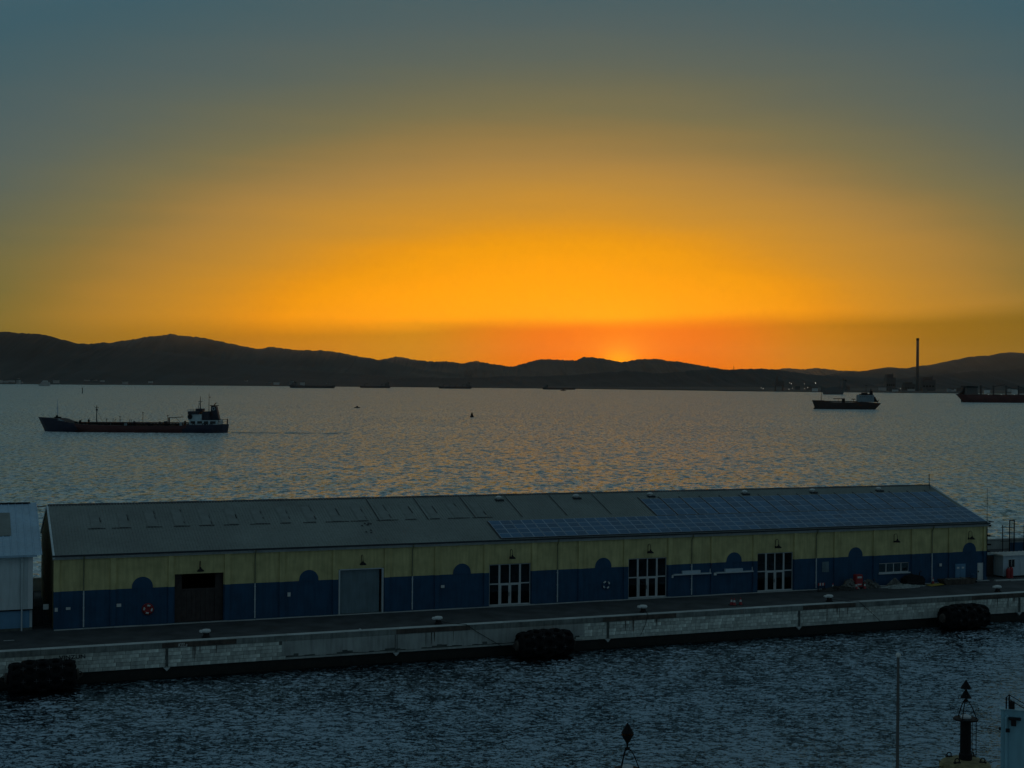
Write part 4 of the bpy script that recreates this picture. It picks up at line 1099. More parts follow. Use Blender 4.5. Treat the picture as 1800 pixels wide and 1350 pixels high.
# ------------------------------------------------------------------ near quay and its buoys
NQ = Vector((27.0, 85.3, 0)); 
m = MB(); m.box(-120, 90, -120, 0, -4.5, Q); m.box(-120, 90, -.6, .12, Q+.002, Q+.14)
nq = m.build('near_quay', M_conc, loc=NQ, kind='structure'); nq.rotation_euler.z = FANG
def buoy(name, label, x, d, marks):
    t = thing(name, label, 'buoy', (wx(x, d), d, Q), 0, 'cardinal buoys laid up on the near quay')
    m = MB(); m.lathe([(.9, 0), (1.3, .12), (1.5, .45), (1.5, .95), (1.38, 1.22), (1.1, 1.36), (.5, 1.4)], 28); fb = m.build('float', M_float, t, smooth=False)
    m = MB()
    for k in range(8): a = PI*k/4+.2; m.box(math.cos(a)*1.52-.03, math.cos(a)*1.52+.03, math.sin(a)*1.52-.03, math.sin(a)*1.52+.03, .3, 1.1)
    m.build('float_rib', M_float, fb)
    for a in (-2.35, -.6, .9, 2.4):
        m = MB(); c = (1.02*math.cos(a), 1.02*math.sin(a), 1.5); m.torus(.13, .035, 12, 6, c, 'y'); m.box(c[0]-.2, c[0]+.2, c[1]-.07, c[1]+.07, 1.33, 1.42); m.build('lifting_eye', M_dark, fb)
    m = MB(); m.lathe([(.31, 1.1), (.31, 1.22), (.38, 1.3), (.38, 1.72), (.32, 1.8), (.31, 3.72), (.33, 3.73)], 18); tw = m.build('tower', M_buoy, t)
    m = MB(); m.lathe([(.33, 3.735), (.72, 3.74), (.72, 3.83), (.33, 3.84)], 18); m.build('platform', M_buoy, tw)
    m = MB(); m.tube([(.62, -.02, 3.73), (.62, -.02, 1.5)], .025, 6); m.tube([(.38, -.02, 3.73), (.38, -.02, 1.5)], .02, 6)
    for k in range(7): m.tube([(.38, -.02, 1.7+.3*k), (.62, -.02, 1.7+.3*k)], .014, 5)
    m.build('ladder', M_buoy, tw)
    m = MB(); m.lathe([(.3, 3.845), (.32, 3.95), (.2, 4.02), (.12, 4.05)], 14); m.build('lantern', M_frame, t)
    for k in range(3):
        a = 2*PI*k/3-.1+PI/3*0; ca, sa = math.cos(a), math.sin(a)
        m = MB(); m.tube([(.62*ca, .62*sa, 3.84), (.36*ca, .36*sa, 4.5), (.2*ca, .2*sa, 4.78), (.08*ca, .08*sa, 4.86)], .032, 6); m.build('tripod_leg', M_buoy, t)
    m = MB(); m.lathe([(.13, 4.82), (.13, 4.92), (.045, 4.94), (.045, 6.0)], 10); m.build('topmark_staff', M_buoy, t)
    for (z0, z1, up) in marks:
        m = MB(); m.lathe([(.32, z0), (.325, z0+.02), (.015, z1)] if up else [(.015, z0), (.325, z1-.02), (.32, z1)], 20); m.build('topmark_cone', M_buoy, t)
    return t
buoy('cardinal_buoy', 'black buoy with two cones both pointing up on the near quay', 1702.5, 83.6, ((5.05, 5.58, True), (5.6, 6.12, True)))
buoy('cardinal_buoy', 'black buoy with two cones base to base on the near quay', 1108, 72.0, ((5.07, 5.6, False), (5.66, 6.2, True)))
# slack line from the float
m = MB(); X0, D0 = wx(1666, 83.6), 83.4
m.tube([(X0, D0, Q+1.05), (X0-1.4, D0+.2, Q+.82), (X0-3.2, D0+.3, Q+.7), (X0-6, D0-.5, Q+.3), (X0-8, D0-2, Q+.05)], .025, 5); m.build('slack_line', M_rope, label='thin slack line leading off the yellow buoy float', cat='rope')
# lamp standard
d = 75.0; t = thing('lamp_post', 'slim tall grey lamp post with white globe on the near quay', 'lamp post', (wx(1583, d), d, Q), 0)
hp = height_of(1152, 1583, d)-Q
m = MB(); m.lathe([(.18, 0), (.18, .06), (.1, .1), (.095, 1.2), (.07, hp-.3), (.07, hp-.12)], 12); m.build('post', M_plant, t)
m = MB(); m.lathe([(.05, hp-.119), (.12, hp-.08), (.14, hp), (.12, hp+.08), (.05, hp+.13)], 14); m.build('globe', M_white, t, smooth=True)
# light-blue steel housing at the frame edge
d = 72.0; hz = height_of(1248, 1775, d)-Q
t = thing('blue_housing', 'light blue steel machinery housing with rails on the near quay', 'housing', (wx(1764.5, d), d, Q), math.radians(-17.0))
m = MB(); m.box(.17, 4.2, 0, .42, 0, hz); m.build('casing', M_cyan, t)
m = MB(); m.box(.0, .168, .03, .2, 0, hz+.01); m.build('corner_channel', M_cyan, t)
m = MB(); m.tube([(.26, -.09, 0), (.26, -.09, hz-.35), (.34, -.06, hz-.25)], .075, 8); m.build('down_pipe', M_cyan, t)
m = MB(); m.box(-.06, 4.25, -.06, .46, hz+.012, hz+.05); m.build('roof_lip', M_cyan, t)
m = MB(); m.box(.36, .95, -.34, -.02, hz-.42, hz-.32); m.box(.48, .72, -.3, -.06, hz-.72, hz-.421); m.build('floodlight', M_dark, t)
for z in (hz-1.05, ):
    m = MB(); m.box(-.1, -.002, .02, .16, z, z+.14); m.build('pipe_clamp', M_dark, t); m = MB(); m.box(.22, .42, -.24, -.12, z-.02, z+.16); m.build('pipe_clamp', M_dark, t)
m = MB()
for x, h in ((.22, .58), (.36, .72)): m.box(x, x+.07, .1, .17, hz+.061, hz+.06+h)
m.box(.431, .66, .1, .2, hz+.061, hz+.45); m.tube([(.4, .14, hz+.76), (1.6, .14, hz+.1)], .022, 5); m.tube([(.42, .14, hz+.52), (1.2, .14, hz+.08)], .022, 5); m.tube([(.24, .14, hz+.62), (.4, .14, hz+.78)], .02, 5)
m.build('guard_rail', M_dark, t)

# ------------------------------------------------------------------ ships
def hull_mesh(L_, B, deck, rake0, rake1, mats, draft=1.0, nose0=.22, nose1=.10, ns=44, red=None):
    """hull from x=0 (first end) to x=L_; deck(t) = height; rake = overhang of the deck line at either end; nose = length of the taper"""
    mb = MB(); nz = 7; V = []
    for i in range(ns):
        t = i/(ns-1); D_ = deck(t)
        for side in (-1, 1):
            for k in range(nz):
                s = k/(nz-1); z = -draft+(D_+draft)*s
                zz = max(z, 0)/max(D_, .1)
                x = rake0*(1-zz)+(L_-rake0*(1-zz)-rake1*(1-zz))*t
                def taper(a, n): return min(1, (a/n))**.55 if a < n else 1.0
                wdt = taper(t, nose0*(1.25-.35*zz))*taper(1-t, nose1*(1.3-.4*zz))
                wdt *= (.86+.14*min(1, s*1.6))
                V.append((x, side*max(B/2*wdt, .05), z))
    mb.v = V; R = 2*nz
    for i in range(ns-1):
        for side in range(2):
            for k in range(nz-1):
                a = i*R+side*nz+k; b = (i+1)*R+side*nz+k
                mb.f.append((a, b, b+1, a+1)); mb.mi.append(0)
        a, b = i*R+nz-1, i*R+2*nz-1
        mb.f.append((a, a+R, b+R, b)); mb.mi.append(1)
    for i in (0, ns-1):
        for k in range(nz-1):
            a = i*R+k; mb.f.append((a, a+1, a+nz+1, a+nz)); mb.mi.append(0)
    return mb
def rail(mb, pts, h=1.0, step=2.0, r=.05):
    for i in range(len(pts)-1):
        A, B_ = Vector(pts[i]), Vector(pts[i+1]); n = max(1, int((B_-A).length/step))
        for k in range(n+1):
            p = A+(B_-A)*k/n; mb.tube([p, p+Vector((0, 0, h))], r, 4)
        for hh in (h, h*.5): mb.tube([A+Vector((0, 0, hh)), B_+Vector((0, 0, hh))], r, 4)
    return mb

rs0 = random.Random(12)
# tanker: bow to the left
D1 = dist_of(759.5, 235, 0); K = D1/F
t = thing('coastal_tanker', 'dark blue coastal tanker with red-brown midships and white bridge', 'ship', (wx(68, D1), D1, 0), math.radians(1.0))
L1 = 334*K
def dk(tt):
    return float(np.interp(tt, [0, .03, .13, .165, .19, .24, .5, .76, .79, 1], [7.3, 7.1, 6.7, 5.2, 4.7, 3.9, 3.3, 3.5, 4.1, 4.3]))
h = hull_mesh(L1, 15.5, dk, 3.4, .6, None, nose0=.2, nose1=.06)
for i, f in enumerate(h.f):
    xm = sum(h.v[k][0] for k in f)/len(f)/L1
    if h.mi[i] == 0 and .22 < xm < .78: h.mi[i] = 2
hu = h.build('hull', [M_hull, M_deck, M_hullred], t)
m = MB()
for side in (-1, 1):
    m.add([(1.0, side*.6, 7.2), (L1*.13, side*6.4, 6.75), (L1*.165, side*7.2, 5.3), (L1*.165, side*7.25, 5.2), (L1*.13, side*6.5, 5.9), (1.6, side*.8, 6.0)], [(0, 1, 2, 3, 4, 5)])
m.build('bow_stripe', M_shipwhite, hu)
m = MB(); m.lathe([(.6, 0), (.6, 1.5), (.3, 1.6)], 10, (9.4, 0, 6.7)); m.box(8.6, 11.2, -1.6, 1.6, 6.5, 7.5); m.build('windlass', M_dark, t)
m = MB(); m.tube([(9.6, 0, 7.5), (9.6, 0, 16.4)], [.22, .08], 6); m.tube([(10.6, 0, 7.5), (9.7, 0, 13)], .08, 5); m.box(9.3, 9.9, -.5, .5, 13.8, 14.0); m.build('bow_mast', M_pframe, t)
m = MB(); m.tube([(L1*.305, 0, 3.5), (L1*.305, 0, 13.6)], [.28, .16], 8); m.box(L1*.305-.8, L1*.305+.9, -.6, .6, 12.3, 12.5); m.box(L1*.305-.4, L1*.305+.5, -.3, .3, 10.8, 11.6); m.tube([(L1*.305, 0, 11.0), (L1*.345, 0, 4)], .05, 4); m.build('fore_mast', M_dark, t)
for y in (-2.6, -1.0, .6, 2.2):
    m = MB(); m.tube([(L1*.22, y, 4.7), (L1*.79, y, 4.9)], .26, 6); m.build('deck_pipe', M_hullred if y < 0 else M_dark, t)
m = MB()
for k in range(34): x = L1*(.22+.565*k/33); m.box(x-.15, x+.15, -3.2, 2.8, 3.3, 4.5)
m.build('pipe_support', M_dark, t, kind='stuff')
for k in range(13):
    x = L1*(.24+.54*k/12)+random.uniform(-1, 1); m = MB(); m.lathe([(.7, 0), (.7, .9), (.5, 1.1)], 9, (x, random.choice((-5, 4.6)), 3.5)); m.build('tank_hatch', M_shipwhite if k % 4 == 1 else M_dark, t)
for (x, hgt) in ((.36, 2.2), (.55, 5.6), (.68, 4.2), (.43, 3.4)):
    m = MB(); m.tube([(L1*x, -1, 3.5), (L1*x, -1, 4.5+hgt)], .12, 5); m.box(L1*x-.4, L1*x+.4, -1.3, -.7, 4.2+hgt, 4.5+hgt); m.build('vent_post', M_dark, t)
m = MB(); m.tube([(L1*.685, 0, 3.5), (L1*.685, 0, 7.6)], .4, 8); m.tube([(L1*.685, 0, 7.4), (L1*.76, 0, 7.9)], .2, 6); m.tube([(L1*.72, 0, 7.6), (L1*.745, 0, 5.0)], .08, 4); m.build('hose_crane', M_dark, t)
m = MB(); rail(m, [(L1*.17, -7.4, 4.2), (L1*.5, -7.7, 3.35), (L1*.78, -7.7, 3.6)], 1.1, 2.2, .06); rail(m, [(L1*.955, -6, 4.3), (L1*.998, -4, 4.3)], 2.6, 2.0, .09); m.tube([(L1*.995, -2, 4.2), (L1*.995, -2, 7.2)], .3, 6); m.build('railing', M_dark, t, kind='stuff')
X = lambda zx: (zx-82)*.0596*L1/97.5   # measured along the ship
def tier(name, x0, x1, w_, z0, z1, m_, inset=.0): mm = MB(); mm.prism([(x0, z0), (x1, z0), (x1-inset, z1), (x0+inset*.3, z1)], 'y', -w_/2, w_/2); return mm.build(name, m_, t)
a1 = tier('deckhouse', X(1400), X(1640), 13.6, 4.0, 6.4, M_shipwhite)
m = MB()
for k, (a, b) in enumerate(((1410, 1450), (1468, 1510), (1524, 1562), (1578, 1625))): m.box(X(a), X(b), -6.84, -6.803, 4.7, 6.0)
m.build('side_opening', M_shipglass, a1)
a2 = tier('accommodation', X(1388), X(1500), 12.5, 6.403, 9.4, M_shipwhite)
tier('engine_casing', X(1502), X(1565), 9.5, 6.403, 10.8, M_funnel, .2)
a3 = tier('bridge', X(1386), X(1480), 13.2, 9.403, 10.9, M_funnel)
m = MB()
for k in range(6): m.box(X(1390)+k*.95, X(1390)+k*.95+.75, -6.64, -6.603, 9.9, 10.6)
m.build('bridge_window', M_shipglass, a3)
m = MB(); rail(m, [(X(1386), -6.5, 10.9), (X(1480), -6.5, 10.9)], 1.0, 1.2, .06); m.box(X(1440), X(1500), -3, 3, 10.903, 12.2); m.build('monkey_island', M_funnel, t)
m = MB(); m.lathe([(1.1, -.5), (1.3, 0), (1.1, .5)], 12, (X(1405), -6.6, 8.2), 'y'); m.build('lifeboat', M_dark, t)
fu = MB(); fu.prism([(X(1565), 6.41), (X(1640), 6.41), (X(1612), 13.4), (X(1568), 13.6)], 'y', -2.0, 2.0); fo = fu.build('funnel', M_funnel, t)
m = MB(); m.box(X(1560), X(1624), -2.2, 2.2, 13.61, 13.95); m.tube([(X(1590), 0, 13.9), (X(1600), 0, 14.9), (X(1608), 0, 15.1)], .25, 6); m.build('funnel_top', M_dark, fo)
m = MB(); m.torus(.7, .14, 14, 5, (X(1590), -2.05, 12.2), 'y'); m.build('funnel_emblem', M_shipwhite, fo)
m = MB(); m.tube([(X(1470), 0, 12), (X(1470), 0, 18.6)], [.3, .1], 6); m.box(X(1470)-.9, X(1470)+.9, -1.4, 1.4, 15.7, 15.9); m.tube([(X(1452), 0, 12), (X(1462), 0, 15.2)], .12, 5); m.build('radar_mast', M_dark, t)
m = MB(); m.tube([(X(1545), 0, 10.8), (X(1545), 0, 19.8)], [.18, .08], 6); m.box(X(1545), X(1545)+1.0, -.1, .1, 17.9, 18.2); m.build('aft_mast', M_dark, t)
m = MB(); m.tube([(X(1570), -2.2, 10.2), (X(1650), -4, 5.5)], .12, 5); m.build('stair', M_dark, t)
for zx in (1440, 1525, 1550, 1588):
    m = MB(); m.torus(.6, .2, 12, 6, (X(zx), -7.55, 4.2), 'y'); m.build('tyre_fender', M_black, t)

for k in range(26):
    x = L1*rs0.uniform(.2, .78); y = rs0.uniform(-5.5, 4); hh = rs0.uniform(.8, 2.6); m = MB()
    if k % 3 == 0: m.tube([(x, y, 3.4), (x, y, 4.2+hh), (x+.6, y, 4.6+hh)], .12, 5)
    elif k % 3 == 1: m.box(x-.5, x+rs0.uniform(.4, 1.4), y-.5, y+.5, 3.4, 4.0+hh*.5)
    else: m.lathe([(.5, 0), (.5, hh*.6), (.75, hh*.65), (.2, hh*.9)], 8, (x, y, 4.0))
    m.build('deck_fitting', (M_dark, M_shipwhite, M_deck)[(k*7) % 3] if k % 5 == 0 else M_dark, t)
def wake(label, x0, d, length, seed, sgn=1):
    r = random.Random(seed); root = thing('wake_foam', label, 'wake', (x0, d, 0), 0); root['kind'] = 'stuff'
    mb = MB()
    for k in range(26):
        a = r.random()**1.5*length; l = r.uniform(2, 9)*(1-.5*a/length); w_ = r.uniform(.3, 1.0); y = r.uniform(-3.0, 3.0)*(.4+a/length)
        P = [(sgn*(a+l*t0), y+w_*dy*(1+.4*math.sin(k+5*t0)), .34) for t0, dy in ((0, 0), (.3, -1), (.7, -.7), (1, 0), (.6, .9), (.25, .8))]
        mb.add(P+[(p[0], p[1], .1) for p in P], [tuple(range(6))]+[(i, (i+1) % 6, (i+1) % 6+6, i+6) for i in range(6)])
    mb.build('foam_patch', M_foam, root, kind='stuff')
wake('pale streaks of wake foam behind the blue tanker', wx(404, D1), D1, 62, 3)
# small tanker near the right shore, bow to the left
D2 = dist_of(719.3, 1488, 0); K2 = D2/F; q2 = K2/12.857
t = thing('small_tanker', 'small black tanker with pale block bridge aft and bulbous bow', 'ship', (wx(1427.5, D2), D2, 0), math.radians(-2))
X = lambda zx: (zx-95)*q2
Zq = lambda zy: (637-zy)*q2
L2 = X(1645)
h = hull_mesh(L2, 13, lambda tt: float(np.interp(tt, [0, .05, .17, .19, .3, .62, .7, .97, 1], [Zq(438), Zq(440), Zq(440), Zq(462), Zq(480), Zq(480), Zq(462), Zq(490), Zq(500)])), 3.6, 6.5, None, nose0=.16, nose1=.12)
h.build('hull', [mat('dull_brown_hull', (.045, .027, .024), .8, .3, .1, streak=.3), M_deck], t)
m = MB(); m.lathe([(.2, -3.4), (1.0, -2.8), (1.3, -1.5), (1.3, .5)], 10, (X(150)+2.4, 0, .6), 'x'); m.build('bulb', M_dark, t, smooth=True)
m = MB(); m.box(X(1115), X(1460), -6, 6, Zq(470), Zq(312)); ac = m.build('accommodation', mat('weathered_ship_grey', (.20, .25, .27), .7, .2, .3, streak=.3), t)
m = MB(); m.box(X(1180), X(1400), -6.4, 6.4, Zq(311), Zq(288)); m.box(X(1210), X(1330), -3, 3, Zq(287), Zq(262)); m.build('bridge', M_dark, t)
m = MB()
for k in range(6): m.box(X(1150)+k*2.3, X(1150)+k*2.3+1.0, -6.04, -6.003, Zq(360), Zq(345))
m.build('cabin_window', M_shipglass, ac)
m = MB(); m.tube([(X(1305), 0, Zq(290)), (X(1305), 0, Zq(88))], [.35, .12], 6); m.box(X(1280), X(1330), -.8, .8, Zq(102), Zq(92)); m.build('radar_mast', M_dark, t)
m = MB(); m.prism([(X(1385), Zq(312)), (X(1470), Zq(400)), (X(1440), Zq(215)), (X(1395), Zq(215))], 'y', -1.8, 1.8); m.tube([(X(1415), 0, Zq(220)), (X(1415), 0, Zq(175))], .6, 6); m.build('funnel', M_dark, t)
m = MB(); m.prism([(X(1461), Zq(470)), (X(1560), Zq(470)), (X(1500), Zq(350)), (X(1461), Zq(340))], 'y', -2.5, 2.5); m.tube([(X(1560), -2, Zq(480)), (X(1570), -2, Zq(420))], .5, 6); m.build('aft_gear', M_dark, t)
m = MB(); m.tube([(X(303), 0, Zq(440)), (X(303), 0, Zq(160))], [.35, .15], 6); m.box(X(285), X(320), -.6, .6, Zq(238), Zq(230)); m.build('fore_mast', M_dark, t)
m = MB(); m.box(X(770), X(830), -1.6, 1.6, Zq(482), Zq(392)); m.tube([(X(570), 0, Zq(402)), (X(800), 0, Zq(400))], .45, 6); m.tube([(X(695), 0, Zq(480)), (X(695), 0, Zq(402))], .2, 5); m.build('manifold_crane', M_dark, t)
m = MB(); m.box(X(985), X(1070), -1, 1, Zq(418), Zq(400)); m.tube([(X(1030), 0, Zq(480)), (X(1030), 0, Zq(415))], .25, 5); m.build('davit', M_dark, t)
m = MB(); m.tube([(X(400), -1, Zq(462)), (X(1110), -1, Zq(462))], .6, 6); m.tube([(X(400), 1.5, Zq(458)), (X(1110), 1.5, Zq(462))], .5, 6); m.build('deck_pipe', M_deck, t)

# bulk carrier leaving the frame, stern to the left
D3 = dist_of(707.5, 1740, 0); K3 = D3/F; q3 = K3/13.846
t = thing('bulk_carrier', 'dark red bulk carrier with deck cranes and aft bridge block', 'ship', (wx(1679.5, D3), D3, 0), math.radians(1.5))
X = lambda zx: (zx-135)*q3
Zq = lambda zy: (657-zy)*q3
L3 = 190.0
h = hull_mesh(L3, 28, lambda tt: float(np.interp(tt, [0, .06, .2, .93, .96, 1], [Zq(452), Zq(468), Zq(472), Zq(472), Zq(430), Zq(425)])), 13.5, 7.0, None, nose0=.07, nose1=.12)
h.build('hull', [M_hullred, M_deck], t)
m = MB(); m.prism([(X(285), -.8), (X(310), -.8), (X(310), Zq(600)), (X(270), Zq(600))], 'y', -.5, .5); m.build('rudder', M_dark, t)
m = MB(); m.prism([(X(330), Zq(470)), (X(640), Zq(470)), (X(615), Zq(300)), (X(360), Zq(300))], 'y', -11, 11); ac = m.build('accommodation', M_plant, t)
m = MB(); m.prism([(X(335), Zq(299)), (X(620), Zq(299)), (X(610), Zq(270)), (X(345), Zq(255))], 'y', -14, 14); m.build('bridge', M_dark, t)
m = MB(); m.prism([(X(215), Zq(460)), (X(330), Zq(460)), (X(340), Zq(262)), (X(300), Zq(380))], 'y', -4, 4); m.build('funnel', M_dark, t)
for k in range(4):
    zx = 760+310*k; top = 240 if k < 3 else 350
    m = MB(); m.lathe([(1.5, 0), (1.4, Zq(290)-Zq(470)), (2.0, Zq(285)-Zq(470)), (1.9, Zq(240)-Zq(470))], 10, (X(zx), 0, Zq(470))); cr = m.build('deck_crane', M_hullgrey, t)
    m = MB(); m.tube([(X(zx), 0, Zq(270)), (X(zx)+20, 0, Zq(340 if k != 1 else 215))], [.8, .4], 5); m.build('crane_jib', M_hullgrey, cr)
for k in range(5):
    m = MB(); m.box(X(640)+3+k*22, X(640)+17+k*22, -8, 8, Zq(472)+.1, Zq(455)); m.build('hatch_cover', M_deck, t)

wake('pale wake foam trailing from the red bulk carrier', wx(1684, D3), D3+4, 46, 9, -1)
# distant ships at anchor
def far_ship(label, xa, xb, yw, zdeck, house, cranes, left_house, m_=M_hullgrey, yaw=0, group='ships anchored off the far shore', L_=None, B=22):
    D_ = dist_of(yw, (xa+xb)/2, 0); L_ = L_ or (xb-xa)*D_/F
    x0 = wx(xa, D_)
    t = thing('anchored_ship', label, 'ship', (x0, D_, 0), math.radians(yaw), group)
    h = hull_mesh(L_, B, lambda tt: float(np.interp(tt, [0, .08, .1, .9, .92, 1], [zdeck*1.15, zdeck*1.1, zdeck, zdeck, zdeck*1.1, zdeck*1.2])), zdeck*.5, zdeck*.5, None, nose0=.1, nose1=.1, ns=26)
    h.build('hull', [m_, M_deck], t)
    hx = (.06, .17) if left_house else (.82, .95)
    m = MB(); m.box(L_*hx[0], L_*hx[1], -B*.42, B*.42, zdeck+.05, zdeck+house); m.box(L_*(hx[0]+.01), L_*(hx[1]-.015), -B*.5, B*.5, zdeck+house+.05, zdeck+house+3); m.build('accommodation', M_plant, t)
    m = MB(); c = L_*(hx[0]+hx[1])/2; m.tube([(c, 0, zdeck+house+3), (c, 0, zdeck+house+10)], .8, 5); m.box(c+3, c+8, -3, 3, zdeck+house, zdeck+house+6); m.build('funnel', M_dark, t)
    for k in range(cranes):
        xc = L_*(.26+.5*k/max(cranes-1, 1)) if left_house else L_*(.16+.55*k/max(cranes-1, 1))
        m = MB(); m.tube([(xc, 0, zdeck), (xc, 0, zdeck+9)], 1.2, 6); m.tube([(xc, 0, zdeck+8), (xc+14, 0, zdeck+11)], .6, 5); m.build('deck_crane', m_, t)
    return t
far_ship('long low dark ship anchored under the rocky peak', 508, 590, 682.2, 9.5, 7, 0, True)
far_ship('low dark ship with aft block right of the long low one', 632, 687, 682.0, 7.5, 10, 2, False)
far_ship('low dark ship with deck cranes anchored left of the sun', 770, 830, 683.2, 8.5, 11, 4, False)
far_ship('low flat dark ship anchored below the sun', 953, 1012, 684.9, 7.5, 4, 0, True)
far_ship('faint grey ship anchored end on behind the small tanker', 1441, 1488, 693.4, 21, 16, 0, False, M_plant, 0, None, None, 30)
# ferry, boats and marks
D_ = dist_of(678.6, 77, 0); t = thing('ferry', 'small passenger ferry off the town shore', 'ferry', (wx(67, D_), D_, 0), 0)
L_ = 21*D_/F
hull_mesh(L_, 12, lambda tt: 5.5, 5, 1, None, ns=20).build('hull', [M_house, M_deck], t)
m = MB(); m.prism([(L_*.2, 5.6), (L_*.97, 5.6), (L_*.92, 15), (L_*.3, 15)], 'y', -5, 5); m.build('cabin', M_house, t)
m = MB(); m.prism([(L_*.36, 15.1), (L_*.8, 15.1), (L_*.76, 21), (L_*.42, 21)], 'y', -4, 4); m.build('upper_deck', M_house, t)
def small_boat(x, y, L_, label, dark):
    D_ = dist_of(y, x, 0); t = thing('small_boat', label, 'boat', (wx(x, D_)-L_/2, D_, 0), 0)
    hull_mesh(L_, L_*.35, lambda tt: L_*.13, L_*.08, .1, None, draft=.3, ns=16).build('hull', [M_dark, M_deck], t)
    m = MB(); m.prism([(L_*.35, L_*.13), (L_*.7, L_*.13), (L_*.66, L_*.3), (L_*.42, L_*.3)], 'y', -L_*.1, L_*.1); m.build('wheelhouse', M_dark, t)
small_boat(628, 717, 6.2, 'tiny dark boat alone on the open bay', True)
small_boat(990, 687, 20, 'small launch near the flat ship below the sun', True)
D_ = dist_of(733.5, 830, 0); t = thing('bell_buoy', 'dark conical buoy floating alone in the bay', 'buoy', (wx(830, D_), D_, 0), 0)
m = MB(); m.lathe([(1.25, -.5), (1.4, .2), (1.35, 1.0), (.95, 1.3)], 14); m.build('float', M_buoy, t)
m = MB(); m.lathe([(.95, 1.301), (.8, 2.5), (.45, 3.3), (.2, 3.8)], 12); m.build('superstructure', M_buoy, t)
D_ = dist_of(691.5, 145, 0); t = thing('spar_mark', 'thin spar mark standing in the bay off the town', 'mark', (wx(145, D_), D_, 0), 0)
m = MB(); m.tube([(0, 0, -1), (0, 0, 10)], [.9, .5], 6); m.build('spar', M_dark, t)
m = MB(); m.lathe([(1.0, 8), (1.0, 9.8), (.2, 11)], 8); m.build('topmark', M_dark, t)

# ------------------------------------------------------------------ far shore: town, plant, chimney, lights
def far_at(x, y, back=0.0):      # a point on the far land behind the water line
    d = dist_of(interp(SHORE, x), x, 0)+back
    return wx(x, d), d
rs = random.Random(4)
def house(x, back, w_, h_, dpt, label, m_=None):
    X_, d = far_at(x, 0, back); zb = 2+back*.012
    t = thing('town_building', label, 'building', (X_, d, zb), rs.uniform(-.2, .2), 'buildings along the far shore')
    mb = MB(); mb.box(-w_/2, w_/2, -dpt/2, dpt/2, -3, h_); mb.build('wall', m_ or M_house, t)
    mb = MB()
    if rs.random() < .5: mb.prism([(-w_/2-.6, h_+.02), (w_/2+.6, h_+.02), (w_/2-2, h_+2.6), (-w_/2+2, h_+2.6)], 'y', -dpt/2-.5, dpt/2+.5)
    else: mb.box(-w_/2-.4, w_/2+.4, -dpt/2-.4, dpt/2+.4, h_+.02, h_+1.0); mb.box(-w_*.15, w_*.2, -2, 2, h_+1.02, h_+3.6)
    mb.build('roof', M_plant, t)
lab1 = 'pale low building in the town along the left far shore'
lab2 = 'grey low building in the works along the right far shore'
for k in range(64):
    x = rs.choice((rs.uniform(-60, 40), rs.uniform(90, 190), rs.uniform(120, 310), rs.uniform(280, 520), rs.uniform(430, 600)))
    house(x, rs.uniform(30, 520)+rs.random()**2*500, rs.uniform(10, 30), rs.uniform(6, 19), 14, lab1)
for k in range(26):
    x = rs.choice((rs.uniform(1540, 1700), rs.uniform(1330, 1520), rs.uniform(1700, 1840)))
    house(x, rs.uniform(40, 420), rs.uniform(10, 34), rs.uniform(6, 15), 16, lab2, M_plant if rs.random() < .5 else None)
# power plant: chimney, boiler house
X_, d = far_at(1612.5, 0, 380)
t = thing('power_chimney', 'tall single dark chimney of the power plant on the far shore', 'chimney', (X_, d, 5), 0)
ht = height_of(594.5, 1613, d)-5
m = MB(); rc_ = 2.35*d/F; m.lathe([(rc_*1.35, -3), (rc_*1.1, ht*.3), (rc_, ht*.96), (rc_, ht-.5)], 16); m.build('shaft', M_chim, t, smooth=False)
m = MB(); m.lathe([(rc_*1.05, ht*.955), (rc_*1.12, ht*.96), (rc_*1.12, ht), (rc_*.7, ht+.2)], 16); m.build('rim', M_dark, t)
for k, (x0, x1, yt, lab) in enumerate(((1619, 1642, 663, 'boiler house of the power plant right of the chimney'), (1588, 1606, 672, 'low turbine hall left of the power plant chimney'), (1556, 1572, 658, 'tall grey silo block left of the power plant'))):
    X_, d = far_at((x0+x1)/2, 0, 420); wd_ = (x1-x0)*d/F; hh = height_of(yt, (x0+x1)/2, d)-5
    t = thing('plant_building', lab, 'building', (X_, d, 5), 0)
    m = MB(); m.box(-wd_/2, wd_/2, -20, 20, -3, hh*.8); m.build('hall', M_plant, t)
    m = MB(); m.box(-wd_*.42, wd_*.25, -16, 16, hh*.8+.05, hh); m.box(wd_*.3, wd_*.36, -3, 3, hh*.8+.05, hh*1.1); m.build('upper_block', M_chim, t)
    m = MB()
    for j in range(4): m.box(-wd_*.45+j*wd_*.23, -wd_*.45+j*wd_*.23+wd_*.14, -20.3, -20.05, hh*.3, hh*.42)
    m.build('louvre_band', M_dark, t)
X_, d = far_at(1370, 0, 60); px = d/F
t = thing('unloader_tower', 'dark unloader tower with boom on the far jetty', 'tower', (X_, d, 2), 0)
m = MB()
for sx in (-7, 6):
    for sy in (-8, 8): m.box(sx*px-1.2, sx*px+1.2, sy-1.2, sy+1.2, -3, 18*px)
m.build('leg', M_chim, t)
m = MB(); m.box(-8*px, 7.5*px, -12, 12, 9*px, 17*px); m.build('machine_house', M_chim, t)
m = MB(); m.prism([(-7.5*px, 17*px+.1), (-2*px, 17*px+.1), (-3.2*px, 26*px), (-6*px, 26*px)], 'y', -4, 4); m.build('head_frame', M_chim, t)
X_, d = wx(1289.5, 8200), 8200
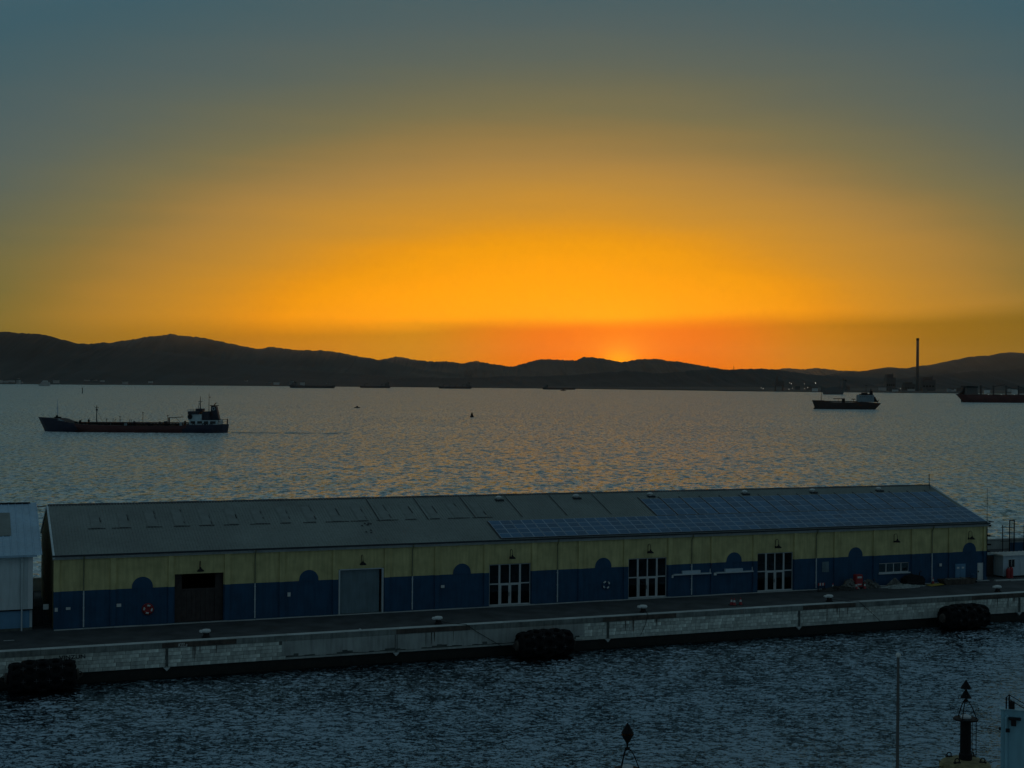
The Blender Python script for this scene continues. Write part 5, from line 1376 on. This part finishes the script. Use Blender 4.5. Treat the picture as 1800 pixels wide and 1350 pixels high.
t = thing('radio_mast', 'thin lattice mast on the low hill right of the sun', 'mast', (X_, d, height_of(649, 1289, 8200)-3), 0)
m = MB()
for sx, sy in ((-2, -2), (2, -2), (0, 2)): m.tube([(sx, sy, 0), (0, 0, 24)], .6, 4)
m.build('lattice', M_dark, t)
# floodlights already burning on the far works
lamp_m = bpy.data.materials.new('lit_lamp'); lamp_m.use_nodes = True
nb_ = lamp_m.node_tree.nodes['Principled BSDF']; nb_.inputs['Base Color'].default_value = (.8, .8, .7, 1); nb_.inputs['Emission Color'].default_value = (1, .92, .75, 1); nb_.inputs['Emission Strength'].default_value = 1.0
for (x, y, r_) in ((1341.5, 683, .9), (1338, 682, .7), (1391, 674.5, 1.1), (1388, 673, .8), (1387, 684, .8), (1393, 682.5, .7), (1414, 674.5, .8), (1414, 683, .8), (1420, 681.5, 1.0), (1433.4, 673.5, 1.5), (1583, 683, .8)):
    back = 90 if y > 679 else 420
    X_, d = far_at(x, 0, back); z = height_of(y, x, d)
    t = thing('floodlight_mast', 'lit floodlight mast among the works on the far shore', 'light mast', (X_, d, 1), 0, 'lit floodlights on the far shore')
    m = MB(); m.tube([(0, 0, -2), (0, 0, z-1-r_)], [.35, .2], 6); m.build('mast', M_dark, t)
    m = MB(); m.lathe([(r_*.4, -r_), (r_, -r_*.4), (r_, r_*.4), (r_*.4, r_)], 8, (0, 0, z-1)); m.build('lamp_head', lamp_m, t)

# ------------------------------------------------------------------ haze
HAZE = 0.75e-5
if HAZE:
    m = MB(); m.box(-14000, 14000, -300, 19500, -6.5, 520)
    hm = bpy.data.materials.new('evening_haze'); hm.use_nodes = True
    nt = hm.node_tree; nt.nodes.clear()
    pv = nt.nodes.new('ShaderNodeVolumePrincipled'); pv.inputs['Color'].default_value = (.95, .85, .68, 1); pv.inputs['Density'].default_value = HAZE; pv.inputs['Anisotropy'].default_value = .7
    ou = nt.nodes.new('ShaderNodeOutputMaterial'); nt.links.new(pv.outputs[0], ou.inputs['Volume'])
    m.build('haze', hm, kind='stuff', label='thin evening haze over the bay', cat='haze')
